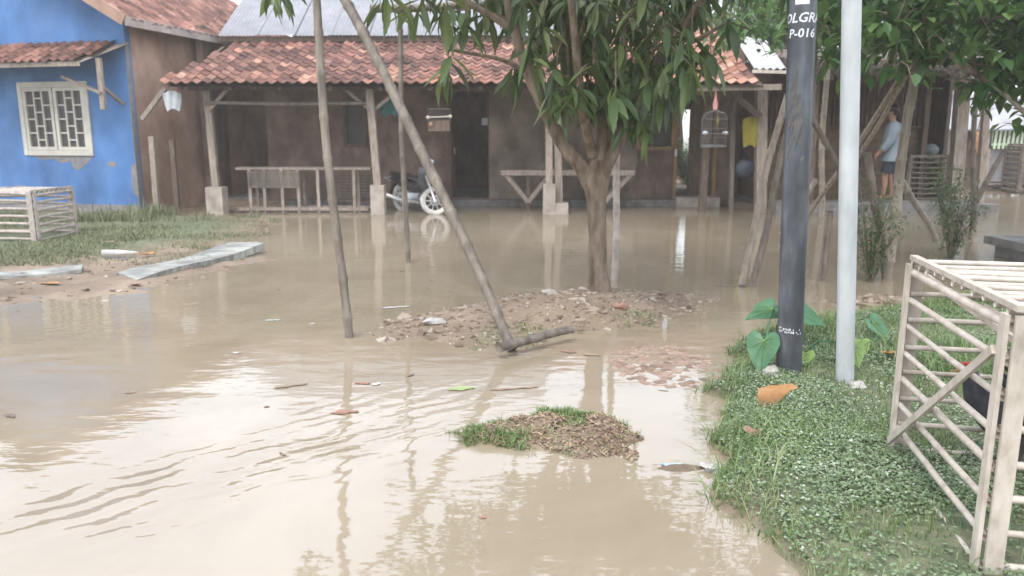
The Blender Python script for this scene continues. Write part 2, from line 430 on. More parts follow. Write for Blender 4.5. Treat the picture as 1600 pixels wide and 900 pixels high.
# ------------------------------------------------------------------ mesh helpers
class MB:
    def __init__(s):
        s.v, s.f, s.t = [], [], []

    def add(s, vs, fs, tint=0.0):
        b = len(s.v)
        s.v += [tuple(p) for p in vs]
        s.f += [tuple(b + i for i in f) for f in fs]
        s.t += [tint] * len(fs)
        return s

    def box(s, c, d, rot=None, tint=0.0):
        hx, hy, hz = d[0] / 2, d[1] / 2, d[2] / 2
        vs = [Vector((x, y, z)) for z in (-hz, hz) for y in (-hy, hy) for x in (-hx, hx)]
        if rot is not None:
            vs = [rot @ p for p in vs]
        c = Vector(c)
        return s.add([p + c for p in vs], [(0, 2, 3, 1), (4, 5, 7, 6), (0, 1, 5, 4), (2, 6, 7, 3), (0, 4, 6, 2), (1, 3, 7, 5)], tint)

    def bar(s, p0, p1, w, h=None, up=(0, 0, 1), tint=0.0):
        h = h or w
        p0, p1 = Vector(p0), Vector(p1)
        d = (p1 - p0)
        ln = d.length
        d.normalize()
        up = Vector(up)
        if abs(d.dot(up)) > .95:
            up = Vector((0, 1, 0))
        sx = d.cross(up).normalized()
        sz = sx.cross(d).normalized()
        rot = Matrix((sx, d, sz)).transposed()
        return s.box((p0 + p1) / 2, (w, ln, h), rot, tint)

    def tube(s, pts, rad, n=8, caps=True, tint=0.0):
        pts = [Vector(p) for p in pts]
        if not hasattr(rad, '__len__'):
            rad = [rad] * len(pts)
        vs, fs = [], []
        ref = Vector((0.3, 0.9, 0.2)).normalized()
        for i, p in enumerate(pts):
            d = (pts[min(i + 1, len(pts) - 1)] - pts[max(i - 1, 0)]).normalized()
            if abs(d.dot(ref)) > .97:
                ref = Vector((1, 0, 0))
            a = d.cross(ref).normalized()
            b = d.cross(a).normalized()
            ref = -b if False else ref
            for k in range(n):
                t = 2 * PI * k / n
                vs.append(p + (a * math.cos(t) + b * math.sin(t)) * rad[i])
        for i in range(len(pts) - 1):
            for k in range(n):
                k2 = (k + 1) % n
                fs.append((i * n + k, i * n + k2, (i + 1) * n + k2, (i + 1) * n + k))
        if caps:
            fs.append(tuple(range(n)))
            fs.append(tuple((len(pts) - 1) * n + k for k in reversed(range(n))))
        return s.add(vs, fs, tint)

    def bamboo(s, p0, p1, r0, r1, bend=0.0, n=8, seg=.28, tint=0.0, node=1.17):
        p0, p1 = Vector(p0), Vector(p1)
        L = (p1 - p0).length
        k = max(2, int(L / seg))
        side = (p1 - p0).cross(Vector((0.2, 1, 0.1))).normalized()
        pts, rad = [], []
        for i in range(k + 1):
            for dt, q in ((-.10, 1.0), (-.03, node), (.03, node), (.10, 1.0)):
                t = (i + dt) / k
                if t < 0 or t > 1:
                    continue
                w = math.sin(PI * t) * bend + math.sin(t * 9 + L) * r0 * .25
                pts.append(p0.lerp(p1, t) + side * w)
                rad.append((r0 + (r1 - r0) * t) * q)
        return s.tube(pts, rad, n, True, tint)

    def ball(s, c, r, nu=10, nv=6, jit=0.0, tint=0.0):
        if not hasattr(r, '__len__'):
            r = (r, r, r)
        vs, fs = [], []
        for j in range(nv + 1):
            ph = PI * j / nv - PI / 2
            for i in range(nu):
                th = 2 * PI * i / nu
                q = 1 + random.uniform(-jit, jit)
                vs.append((c[0] + r[0] * math.cos(ph) * math.cos(th) * q, c[1] + r[1] * math.cos(ph) * math.sin(th) * q, c[2] + r[2] * math.sin(ph) * q))
        for j in range(nv):
            for i in range(nu):
                fs.append((j * nu + i, j * nu + (i + 1) % nu, (j + 1) * nu + (i + 1) % nu, (j + 1) * nu + i))
        return s.add(vs, fs, tint)

    def mesh(s, name, m, smooth=False):
        me = bpy.data.meshes.new(name)
        me.from_pydata(s.v, [], s.f)
        if m is not None:
            me.materials.append(m)
        if any(s.t):
            at = me.attributes.new('tint', 'FLOAT', 'FACE')
            at.data.foreach_set('value', s.t)
        if smooth:
            me.polygons.foreach_set('use_smooth', [True] * len(me.polygons))
        me.update()
        return me

    def build(s, name, m, parent=None, smooth=False):
        return link(name, s.mesh(name, m, smooth), parent)


def link(name, me, parent=None):
    o = bpy.data.objects.new(name, me)
    COL.objects.link(o)
    if parent is not None:
        o.parent = parent
        w = Matrix.Identity(4)
        q = parent
        chain = []
        while q is not None:
            chain.append(q)
            q = q.parent
        for q in reversed(chain):
            w = w @ q.matrix_parent_inverse @ q.matrix_basis
        o.matrix_parent_inverse = w.inverted()
    return o


def tag(o, label, cat, group=None, kind=None):
    o['label'] = label
    o['category'] = cat
    if group:
        o['group'] = group
    if kind:
        o['kind'] = kind
    return o


def struct(o, label=None):
    o['kind'] = 'structure'
    if label:
        o['label'] = label
    return o


def thing(name, loc, label, cat, group=None, kind=None):
    o = bpy.data.objects.new(name, None)
    COL.objects.link(o)
    o.location = loc
    o.empty_display_size = .2
    return tag(o, label, cat, group, kind)


def np_mesh(name, V, F, m, tint=None, smooth=False):
    """V (n,3) F (k,c) arrays, one tint per face"""
    me = bpy.data.meshes.new(name)
    c = F.shape[1]
    me.vertices.add(len(V))
    me.vertices.foreach_set('co', np.asarray(V, np.float32).ravel())
    me.loops.add(len(F) * c)
    me.loops.foreach_set('vertex_index', np.asarray(F, np.int32).ravel())
    me.polygons.add(len(F))
    me.polygons.foreach_set('loop_start', np.arange(0, len(F) * c, c, dtype=np.int32))
    me.polygons.foreach_set('loop_total', np.full(len(F), c, np.int32))
    if tint is not None:
        at = me.attributes.new('tint', 'FLOAT', 'FACE')
        at.data.foreach_set('value', np.asarray(tint, np.float32))
    if smooth:
        me.polygons.foreach_set('use_smooth', np.ones(len(F), bool))
    me.materials.append(m)
    me.update()
    me.validate()
    return me


LEAF_T = [(0, 1, 2), (0, 2, 3), (2, 1, 4), (2, 4, 5), (3, 2, 5), (3, 5, 6), (5, 4, 7), (5, 7, 6)]


def leaf_arrays(P, az, pitch, L, W, droop=.25, fold=.25, roll=None, wide=(.9, .75)):
    """P (n,3) bases; az, pitch of the leaf's axis; 8 verts, 8 tris each"""
    n = len(P)
    D = np.stack([np.cos(az) * np.cos(pitch), np.sin(az) * np.cos(pitch), np.sin(pitch)], 1)
    S = np.stack([-np.sin(az), np.cos(az), np.zeros(n)], 1)
    N = np.cross(D, S)
    if roll is not None:
        c, s_ = np.cos(roll)[:, None], np.sin(roll)[:, None]
        S, N = S * c + N * s_, N * c - S * s_
    L = np.broadcast_to(L, (n,))[:, None]
    W = np.broadcast_to(W, (n,))[:, None] / 2
    dz = np.array([[0, 0, -1.0]])

    def rib(t):
        return P + D * L * t + dz * L * droop * t * t
    r0, r1, r2, r3 = rib(0), rib(.35), rib(.7), rib(1.0)
    up = -N * W * fold
    v = [r0, r1 + S * W * wide[0] - up, r1, r1 - S * W * wide[0] - up, r2 + S * W * wide[1] - up, r2, r2 - S * W * wide[1] - up, r3]
    V = np.stack(v, 1).reshape(-1, 3)
    F = (np.arange(n)[:, None, None] * 8 + np.array(LEAF_T)[None]).reshape(-1, 3)
    return V, F


def leaf_mesh(name, m, P, az, pitch, L, W, tint=None, **k):
    V, F = leaf_arrays(np.asarray(P), az, pitch, L, W, **k)
    t = RNG.random(len(P)) if tint is None else tint
    return np_mesh(name, V, F, m, np.repeat(t, 8))


def blades_mesh(name, m, P, h, w, lean, tint=None):
    """grass: 5 verts, 3 tris per blade"""
    n = len(P)
    az = RNG.random(n) * 2 * PI
    S = np.stack([np.cos(az), np.sin(az), np.zeros(n)], 1) * (w[:, None] / 2)
    B = np.stack([-np.sin(az), np.cos(az), np.zeros(n)], 1) * (lean * h)[:, None]
    Z = np.zeros((n, 3))
    Z[:, 2] = h
    m1 = P + Z * .55 + B * .3
    V = np.stack([P - S, P + S, m1 - S * .8, m1 + S * .8, P + Z * (1 - .35 * lean[:, None]) + B], 1).reshape(-1, 3)
    F = (np.arange(n)[:, None, None] * 5 + np.array([(0, 1, 3), (0, 3, 2), (2, 3, 4)])[None]).reshape(-1, 3)
    t = RNG.random(n) if tint is None else tint
    return np_mesh(name, V, F, m, np.repeat(t, 3))


def tiny_leaf_mesh(name, m, P, az, pitch, L, W, tint):
    n = len(P)
    D = np.stack([np.cos(az) * np.cos(pitch), np.sin(az) * np.cos(pitch), np.sin(pitch)], 1) * L[:, None]
    S = np.stack([-np.sin(az), np.cos(az), RNG.uniform(-.4, .4, n)], 1) * (W[:, None] / 2)
    V = np.stack([P, P + D * .5 + S, P + D, P + D * .5 - S], 1)
    V[:, 2, 2] -= L * .25
    F = (np.arange(n)[:, None, None] * 4 + np.array([(0, 1, 3), (3, 1, 2)])[None]).reshape(-1, 3)
    return np_mesh(name, V.reshape(-1, 3), F, m, np.repeat(tint, 2))


# ------------------------------------------------------------------ terrain and water
def seg_dist(X, Y, poly):
    """signed distance to a closed polygon, positive inside"""
    d = np.full(X.shape, 1e9)
    ins = np.zeros(X.shape, bool)
    n = len(poly)
    for i in range(n):
        x0, y0 = poly[i]
        x1, y1 = poly[(i + 1) % n]
        ex, ey = x1 - x0, y1 - y0
        t = np.clip(((X - x0) * ex + (Y - y0) * ey) / (ex * ex + ey * ey), 0, 1)
        d = np.minimum(d, np.hypot(X - x0 - t * ex, Y - y0 - t * ey))
        c = ((y0 > Y) != (y1 > Y)) & (X < (x1 - x0) * (Y - y0) / (y1 - y0 + 1e-12) + x0)
        ins ^= c
    return np.where(ins, d, -d)


def vnoise(X, Y, s, seed=0):
    """smooth value noise"""
    g = np.random.default_rng(seed).random((256, 256))
    x, y = X * s, Y * s
    ix, iy = np.floor(x).astype(int), np.floor(y).astype(int)
    fx, fy = x - ix, y - iy
    fx, fy = fx * fx * (3 - 2 * fx), fy * fy * (3 - 2 * fy)
    a, b = g[ix % 256, iy % 256], g[(ix + 1) % 256, iy % 256]
    c, d = g[ix % 256, (iy + 1) % 256], g[(ix + 1) % 256, (iy + 1) % 256]
    return (a * (1 - fx) + b * fx) * (1 - fy) + (c * (1 - fx) + d * fx) * fy - .5


BANK_R = [(-60, -40), (-60, .9), (.2, 1.3), (.93, 2.2), (.92, 2.75), (.86, 3.0), (1.06, 3.4), (1.0, 3.73), (1.12, 4.1), (1.14, 4.5), (1.5, 4.95), (1.52, 5.25), (2.1, 5.9), (2.75, 6.25), (3.7, 6.55), (4.4, 7.2), (5.4, 7.5), (8, 7.6), (60, 8), (60, -40)]
BANK_L = [(-60, 8.9), (-6.3, 9.2), (-4.9, 9.9), (-4.25, 11.6), (-4.3, 13.6), (-5.2, 14.9), (-6.8, 15.4), (-60, 15.5)]
MUD_L = [(-60, 6.2), (-5.3, 6.4), (-4.2, 7.0), (-3.4, 7.9), (-3.2, 9.4), (-4.6, 10.2), (-60, 10)]
FAR = [(-80, 17.6), (-7.3, 17.6), (-7.0, 17.4), (4.8, 17.4), (5.2, 15.4), (9.6, 15.4), (10.2, 21.6), (80, 21.6), (80, 90), (-80, 90)]


def terrain(X, Y):
    h = np.full(X.shape, -.16) + .05 * vnoise(X, Y, .7, 1)

    def land(poly, top, slope, rough_edge=.25):
        d = seg_dist(X, Y, poly) + rough_edge * (vnoise(X, Y, 2.0, 3) + .6 * vnoise(X, Y, 5.0, 4))
        return np.clip(d * slope, -.3, top) + np.where(d > 0, .03 * vnoise(X, Y, 3.0, 5) + .015 * vnoise(X, Y, 9, 6), 0)
    h = np.maximum(h, land(BANK_R, .10, .42, .26))
    h = np.maximum(h, land(BANK_L, .03, .06, .9) - .004)
    h = np.maximum(h, land(MUD_L, .012, .05, .5) + .03 * vnoise(X, Y, 4, 9))
    h = np.maximum(h, land(FAR, .10, .8, .1))
    # the heap round the mango tree: a long low ridge
    ux, uy = .87, .49
    dx, dy = X - .38, Y - 6.5
    u, v = dx * ux + dy * uy, -dx * uy + dy * ux
    q = (u / 1.42) ** 2 + (v / .70) ** 2
    n_ = vnoise(X, Y, 3.1, 12) * .08 + vnoise(X, Y, 8, 13) * .05 + vnoise(X, Y, 19, 14) * .025
    h = np.maximum(h, .215 * np.exp(-q * 1.1) - .065 + n_ * np.exp(-q * .4))
    # the small clod heap in front
    dx, dy = X - .22, Y - 3.74
    q = ((dx / .37) ** 2 + (dy / .24) ** 2) * np.maximum(.4, 1 + 1.3 * vnoise(X, Y, 4.0, 18) + .8 * vnoise(X, Y, 9.0, 19))
    h = np.maximum(h, .14 * np.exp(-q * .9) - .06 + (vnoise(X, Y, 7, 15) * .075 + vnoise(X, Y, 19, 16) * .05) * np.exp(-q * .6))
    # the scrap of mud and litter right of it
    dx, dy = X - .78, Y - 3.33
    q = (dx / .16) ** 2 + (dy / .07) ** 2
    h = np.maximum(h, .05 * np.exp(-q) - .03)
    # litter heap right of the white post
    dx, dy = X - 3.6, Y - 6.9
    q = (dx / .7) ** 2 + (dy / .35) ** 2
    h = np.maximum(h, .11 * np.exp(-q) - .05 + .03 * vnoise(X, Y, 9, 17))
    # out beyond the flooded yard the land lies dry
    r = np.hypot(X, Y - 10)
    h = np.maximum(h, np.clip((r - 26) * .05, -.3, .12))
    return h


def green(X, Y):
    g = np.clip(seg_dist(X, Y, BANK_R) * 4 + .2, 0, 1)
    g = np.maximum(g, np.clip(seg_dist(X, Y, BANK_L) * 1.3, 0, 1))
    g = np.maximum(g, np.clip((np.hypot(X, Y - 10) - 24) * .2, 0, 1))
    return g


def axis(a, b, step, far):
    core = np.arange(a, b + step, step)
    out, d, p = [], step, 0.0
    while p < far:
        d *= 1.35
        p += d
        out.append(p)
    out = np.array(out)
    return np.concatenate([(a - out)[::-1], core, core[-1] + out])


xs = axis(-8.5, 9.5, .06, 600)
ys = axis(.5, 18.5, .06, 900)
GX, GY = np.meshgrid(xs, ys, indexing='ij')
GZ = terrain(GX, GY)
nx, ny = GX.shape
idx = np.arange(nx * ny).reshape(nx, ny)
Fq = np.stack([idx[:-1, :-1], idx[1:, :-1], idx[1:, 1:], idx[:-1, 1:]], -1).reshape(-1, 4)
gm = np_mesh('ground', np.stack([GX, GY, GZ], -1).reshape(-1, 3), Fq, ground_material(), None, True)
ga = gm.attributes.new('green', 'FLOAT', 'POINT')
ga.data.foreach_set('value', green(GX, GY).ravel().astype(np.float32))
ground = struct(link('ground', gm), 'brown muddy ground under the flood water, rising into grassy banks')


def gz(x, y):
    return float(terrain(np.array([[float(x)]]), np.array([[float(y)]]))[0, 0])


wb = MB()
wb.add([(-45, -2, 0), (45, -2, 0), (45, 40, 0), (-45, 40, 0)], [(0, 1, 2, 3)])
struct(wb.build('water', water_material()), 'murky brown flood water covering the yard')

# ------------------------------------------------------------------ roof tile
def tile_mesh(name, m, w=.215, l=.31, amp=.026):
    b = MB()
    n = 6
    vs = []
    for yy, lift in ((0, .022), (l, 0)):
        for i in range(n + 1):
            t = i / n
            z = amp * (math.cos(t * 2 * PI) if t < .62 else math.cos(.62 * 2 * PI) + (t - .62) / .38 * (1 - math.cos(.62 * 2 * PI)) * 1.0)
            vs.append(((t - .5) * w, yy, z + lift))
    for i in range(n + 1):
        p = vs[i]
        vs.append((p[0], 0.002, p[2] - .017))
    fs = [(i, i + 1, n + 1 + i + 1, n + 1 + i) for i in range(n)]
    k = 2 * (n + 1)
    fs += [(k + i, k + i + 1, i + 1, i) for i in range(n)]
    b.add(vs, fs)
    return b.mesh(name, m, False), np.array(vs), fs


TILE, TV, TF = tile_mesh('tile', M['tile'])
TILE_NEW, _, _ = tile_mesh('tile_new', M['tile_new'])


def lay_tiles(parent, origin, ex, es, cols, rows, indiv, pitch_x=.2, pitch_s=.245, skip=None, new=None, jit=1.0, seed=3):
    """tiles over a slope: ex across, es up the slope; indiv(i,j) -> own object, else joined"""
    rnd = random.Random(seed)
    ex, es = Vector(ex).normalized(), Vector(es).normalized()
    nn = ex.cross(es).normalized()
    base = Matrix((ex, es, nn)).transposed()
    rest = {0: MB(), 1: MB()}
    for j in range(rows):
        for i in range(cols):
            p = Vector(origin) + ex * (i * pitch_x + .006 * rnd.uniform(-1, 1) * jit) + es * (j * pitch_s + .016 * rnd.uniform(-1, 1) * jit) + nn * (.012 * rnd.random() * jit)
            if skip and skip(i, j, p):
                continue
            rot = base @ Euler((R(rnd.uniform(-1.6, 2.2)) * jit, R(rnd.uniform(-2.2, 2.2)) * jit, R(rnd.uniform(-2.6, 2.6)) * jit)).to_matrix()
            nw = 1 if (new and new(i, j, rnd)) else 0
            if indiv(i, j):
                o = link('tile', TILE_NEW if nw else TILE, parent)
                o.matrix_basis = Matrix.Translation(p) @ rot.to_4x4()
            else:
                rest[nw].add([rot @ Vector(v) + p for v in TV], TF, rnd.random())
    for nw, b in rest.items():
        if b.v:
            o = b.build('roof_tiles', M['tile_new'] if nw else M['tile'], parent)
            o['kind'] = 'stuff'


def wall_strips(b, a0, a1, z0, z1, opens, place):
    """a wall slab with rectangular openings; place(a0,a1,z0,z1) adds one block"""
    cuts = sorted({a0, a1, *[o[0] for o in opens], *[o[1] for o in opens]})
    for c0, c1 in zip(cuts[:-1], cuts[1:]):
        mid = (c0 + c1) / 2
        zs = [(o[2], o[3]) for o in opens if o[0] < mid < o[1]]
        z = z0
        for (q0, q1) in sorted(zs):
            if q0 > z + 1e-4:
                place(c0, c1, z, q0)
            z = q1
        if z < z1 - 1e-4:
            place(c0, c1, z, z1)


# ------------------------------------------------------------------ main house with the tiled veranda
house = thing('veranda_house', (-1, 18, .1), 'long low house with clay tiled veranda on thin posts, standing in flood water', 'house')
b = MB()
wall_strips(b, -5.32, 5.0, -.2, 3.45, [(-1.38, -.52, .16, 2.5), (-3.69, -3.3, 1.36, 2.2), (2.85, 3.56, 1.29, 2.5), (3.69, 4.52, .16, 2.42)],
            lambda c0, c1, z0, z1: b.box(((c0 + c1) / 2, 17.58, (z0 + z1) / 2), (c1 - c0, .16, z1 - z0)))
b.box((-5.4, 18.7, 1.6), (.16, 2.35, 3.6))
b.box((-6.0, 19.95, 1.6), (1.6, .15, 3.6))
b.build('wall', M['plaster'], house)
b = MB()
b.box((1.14, 17.44, 1.35), (3.3, .1, 3.0))
b.build('wall', mat('grey_brown_plaster', [(.14, .108, .084), (.215, .17, .135), (.28, .225, .18)], 2.2, .9, .5, 30, .006, 0, (1, 1, .6), .15, grime=.4), house)
b = MB()
b.box((-6.85, 19.2, 1.9), (.14, 3.4, 4.0)); b.box((5.08, 19.6, 1.7), (.15, 3.9, 3.8))
wall_strips(b, -6.8, 5.0, -.2, 3.4, [(4.25, 4.96, .1, 2.25)],
            lambda c0, c1, z0, z1: b.box(((c0 + c1) / 2, 21.5, (z0 + z1) / 2), (c1 - c0, .15, z1 - z0)))
b.build('wall', M['plaster'], house)
# low sill and step along the wall
b = MB()
b.box((-.6, 17.3, .03), (9.2, .3, .22))
b.build('foundation', M['concrete_dark'], house)
b = MB()
b.box((4.1, 17.2, .08), (.95, .5, .26))
b.build('door_step', M['concrete'], house)
b = MB(); b.box((-1, 19.6, .06), (11.6, 3.7, .16)); b.build('floor', M['concrete_dark'], house)
# doors
d = MB().box((-1.37, 18.1, 1.3), (.05, .75, 2.28)).build('door', M['wood_dark'], house)
MB().box((-1.34, 18.1, 1.2), (.04, .03, .14)).build('handle', M['chrome'], d)
MB().box((-.60, 17.6, 1.85), (.16, .012, .16)).build('notice', M['cloth_pale'], house)
b = MB()
for x in (-1.4, -.5):
    b.box((x, 17.49, 1.33), (.07, .1, 2.36))
b.box((-.95, 17.49, 2.53), (.97, .1, .07))
b.build('door_frame', M['wood_dark'], house)
b = MB()
for x in (3.66, 4.55):
    b.box((x, 17.5, 1.3), (.07, .14, 2.3))
b.box((4.1, 17.5, 2.46), (.96, .14, .07))
b.build('door_frame', M['wood_ochre'], house)
d = MB().box((4.27, 17.72, 1.28), (.52, .05, 2.2)).build('door', M['wood_dark'], house)
MB().box((3.66, 17.415, 1.17), (.05, .03, .16)).build('lock', M['chrome'], d)
# windows
wn = MB()
for x in (-3.72, -3.27):
    wn.box((x, 17.48, 1.78), (.07, .08, .98))
for z in (1.325, 2.235):
    wn.box((-3.495, 17.48, z), (.38, .08, .07))
wn = wn.build('window', M['wood_dark'], house)
MB().box((-3.495, 17.56, 1.78), (.40, .02, .86)).build('pane', M['glass_dark'], wn)
wn = MB()
for x in (2.82, 3.59):
    wn.box((x, 17.43, 1.9), (.07, .12, 1.3))
for z in (1.26, 2.53):
    wn.box((3.205, 17.43, z), (.7, .12, .07))
wn = wn.build('window', M['wood_ochre'], house)
MB().box((3.205, 17.52, 1.9), (.74, .02, 1.2)).build('pane', M['glass_dark'], wn)
# veranda posts on plinths
def post(x, y, x1, z0, z1, w, pl, m=None):
    b = MB().bar((x, y, z0), (x1, y, z1), w, w, (0, 1, 0))
    p = b.build('post', m or M['wood'], house)
    if pl:
        q = MB()
        bw, bh = pl
        q.box((x, y, bh / 2 - .12), (bw, bw, bh + .24))
        q.build('plinth', M['concrete'], p)
    return p
post(-5.93, 15.5, -5.97, .5, 2.42, .13, (.33, .53))
post(-2.66, 15.35, -2.76, .5, 2.42, .14, (.27, .58))
post(.74, 15.4, .71, .5, 2.42, .13, (.24, .60))
p = post(.95, 15.5, .86, .2, 2.4, .14, None)
MB().box((.99, 15.45, .04), (.26, .3, .36)).build('plinth', M['concrete'], p)
post(5.05, 15.6, 4.9, -.2, 2.5, .2, None, M['wood'])
post(4.5, 15.8, 4.42, -.2, 2.4, .09, None, M['bamboo'])
post(3.95, 16.0, 3.98, -.2, 2.4, .14, None, M['wood_dark'])
# beams, braces, rails
b = MB().box((-1.0, 15.42, 2.46), (10.6, .1, .12)); b.build('beam', M['wood_dark'], house)
b = MB().tube([(-6.0, 15.36, 2.17), (-4.3, 15.36, 2.14), (-2.76, 15.36, 2.16)], .035, 8); b.build('rail', M['bamboo'], house)
for (x0, x1) in ((-2.74, -3.25), (-2.74, -2.2), (-5.95, -5.55)):
    MB().bar((x0, 15.42, 2.0), (x1, 15.42, 2.42), .06, .06, (0, 1, 0)).build('brace', M['wood'], house)
MB().bar((4.88, 15.45, 1.9), (4.2, 15.45, 2.42), .12, .06, (0, 1, 0)).build('brace', M['wood_dark'], house)
MB().bar((1.9, 15.0, 2.4), (5.1, 15.0, 2.44), .05, .11, (0, 0, 1)).build('fascia', M['wood'], house)
SL = (0, 2.6, 1.05)
sl = Vector(SL).normalized()
for i in range(12):
    x = -6.3 + i * .95
    MB().bar((x, 15.0, 2.42), (x, 17.5, 3.42), .07, .09).build('rafter', M['wood_dark'], house)
deck = MB()
nrm = Vector((1, 0, 0)).cross(sl)
deck.add([(-6.55, 14.95, 2.47), (4.75, 14.95, 2.47), (4.75, 17.6, 3.54), (-5.95, 17.6, 3.54)], [(0, 1, 2, 3)])
deck.add([(-6.5, 14.95, 2.44), (4.75, 14.95, 2.44), (4.75, 17.6, 3.51), (-5.95, 17.6, 3.51)], [(0, 3, 2, 1)])
deck.build('roof_light_block', M['wood_dark'], house)  # solid sheet added under the veranda tiles to block light
deck = MB()
deck.add([(.8, 17.6, 3.54), (4.8, 17.6, 3.54), (4.8, 20.4, 4.67), (.8, 20.4, 4.67)], [(0, 1, 2, 3)])
deck.add([(.8, 20.4, 4.65), (4.8, 20.4, 4.65), (4.8, 22.6, 3.6), (.8, 22.6, 3.6)], [(0, 1, 2, 3)])
deck.build('roof_light_block', M['wood_dark'], house)  # same kind of added light-blocking sheet, under the upper tiles
cols = 56
def roof_new(i, j, r):
    x = -6.5 + i * .2
    if x > 1.2:
        return r.random() < .8
    return r.random() < (.42 if j < 2 else .1)
lay_tiles(house, (-6.5, 14.86, 2.5), (1, 0, 0), SL, cols, 11,
          lambda i, j: j < 5 or (j == 5 and 8 <= i < 28), skip=lambda i, j, p: p.x < -6.62 + (p.y - 14.9) * .3, new=roof_new)
lay_tiles(house, (.9, 14.86 + 11 * .245 * sl.y, 2.5 + 11 * .245 * sl.z), (1, 0, 0), SL, 19, 12,
          lambda i, j: False, new=lambda i, j, r: r.random() < .8, seed=5)
# corrugated zinc upper roof, sheet by sheet
def corrugated(w, l, amp=.009, wl=.076):
    b = MB()
    n = int(w / wl * 4)
    vs = []
    for y in (0, l):
        for i in range(n + 1):
            vs.append((i / n * w, y, amp * math.sin(i * PI / 2)))
    b.add(vs, [(i, i + 1, n + 1 + i + 1, n + 1 + i) for i in range(n)])
    return b
ZS = corrugated(.86, 4.15, .012).mesh('zinc_sheet', M['zinc'], True)
ZB = corrugated(.86, 4.15, .012).mesh('zinc_sheet_back', M['zinc'], True)
for i in range(9):
    o = link('roof_sheet', ZS, house)
    o.matrix_basis = Matrix.Translation((-6.35 + i * .8, 17.32, 3.66 + .012 * (i % 2))) @ Euler((R(31), 0, R(random.uniform(-.4, .4)))).to_matrix().to_4x4()
    o = link('roof_sheet', ZB, house)
    o.matrix_basis = Matrix.Translation((-6.35 + i * .8 + .86, 24.42, 3.62 + .012 * (i % 2))) @ Euler((R(31), 0, PI)).to_matrix().to_4x4()
MB().box((-2.9, 17.42, 3.6), (6.9, .06, .1)).build('flashing', M['wood_dark'], house)
ZR = corrugated(.62, 2.0, .022, .13).mesh('white_sheet', M['zinc_white'], True)
o = link('roof_sheet', ZR, house)
o.matrix_basis = Matrix.Translation((4.6, 15.1, 2.78)) @ Euler((R(24), 0, R(-3))).to_matrix().to_4x4()
MB().bar((4.55, 15.04, 2.73), (5.75, 15.04, 2.70), .06, .06).build('pole', M['cane'], house)

# ------------------------------------------------------------------ blue house
BO = Vector((-7.55, 15.62, .05))
ca, sa = math.cos(R(14)), math.sin(R(14))
E1, E2 = Vector((-ca, sa, 0)), Vector((sa, ca, 0))
def BL(a, bb, z):
    return BO + E1 * a + E2 * bb + Vector((0, 0, z))
BROT = Matrix((E1, E2, Vector((0, 0, 1)))).transposed()
blue = thing('blue_house', BO, 'bright blue gabled house with cream window and small tiled awning', 'house')
def bbox(b, a0, a1, b0, b1, z0, z1):
    vs = [BL(a, q, z) for z in (z0, z1) for q in (b0, b1) for a in (a0, a1)]
    b.add(vs, [(0, 2, 3, 1), (4, 5, 7, 6), (0, 1, 5, 4), (2, 6, 7, 3), (0, 4, 6, 2), (1, 3, 7, 5)])
WA0, WA1, WZ0, WZ1 = .98, 2.66, 1.14, 2.50
b = MB()
wall_strips(b, 0, 6, -.1, 3.7, [(WA0, WA1, WZ0, WZ1)], lambda c0, c1, z0, z1: bbox(b, c0, c1, 0, .15, z0, z1))
b.add([BL(0, 0, 3.7), BL(6, 0, 3.7), BL(3, 0, 5.35), BL(0, .15, 3.7), BL(6, .15, 3.7), BL(3, .15, 5.35)], [(0, 1, 2), (5, 4, 3), (0, 2, 5, 3), (2, 1, 4, 5)])
b.build('front_wall', M['blue'], blue)
b = MB(); bbox(b, .005, .15, .152, 7, -.1, 3.78); bbox(b, 5.85, 6, .152, 7, -.1, 3.78); bbox(b, .15, 5.85, 6.85, 7, -.1, 3.78)
b.build('side_wall', M['plaster_tan'], blue)
b = MB(); bbox(b, -.02, 6.02, -.025, 0.0, -.1, .1); b.build('wall_base', M['plaster_patch'], blue)
b = MB(); bbox(b, -.012, .0, -.02, .1, .1, 3.3); b.build('corner_trim', M['plaster_patch'], blue)
def patch(pts):
    b = MB()
    b.add([BL(a, -.004, z) for a, z in pts], [tuple(range(len(pts)))])
    b.build('paint_loss', M['plaster_patch'], blue)
patch([(1.0, 1.09), (1.2, .90), (1.42, .78), (1.52, .84), (1.58, .98), (1.8, .93), (1.95, 1.02), (2.3, .99), (2.5, 1.09)])
patch([(.45, .93), (.55, .98), (.7, .95), (.66, .88), (.52, .86)])
patch([(.0, .95), (.12, .9), (.16, .5), (.1, .3), (0, .28)])
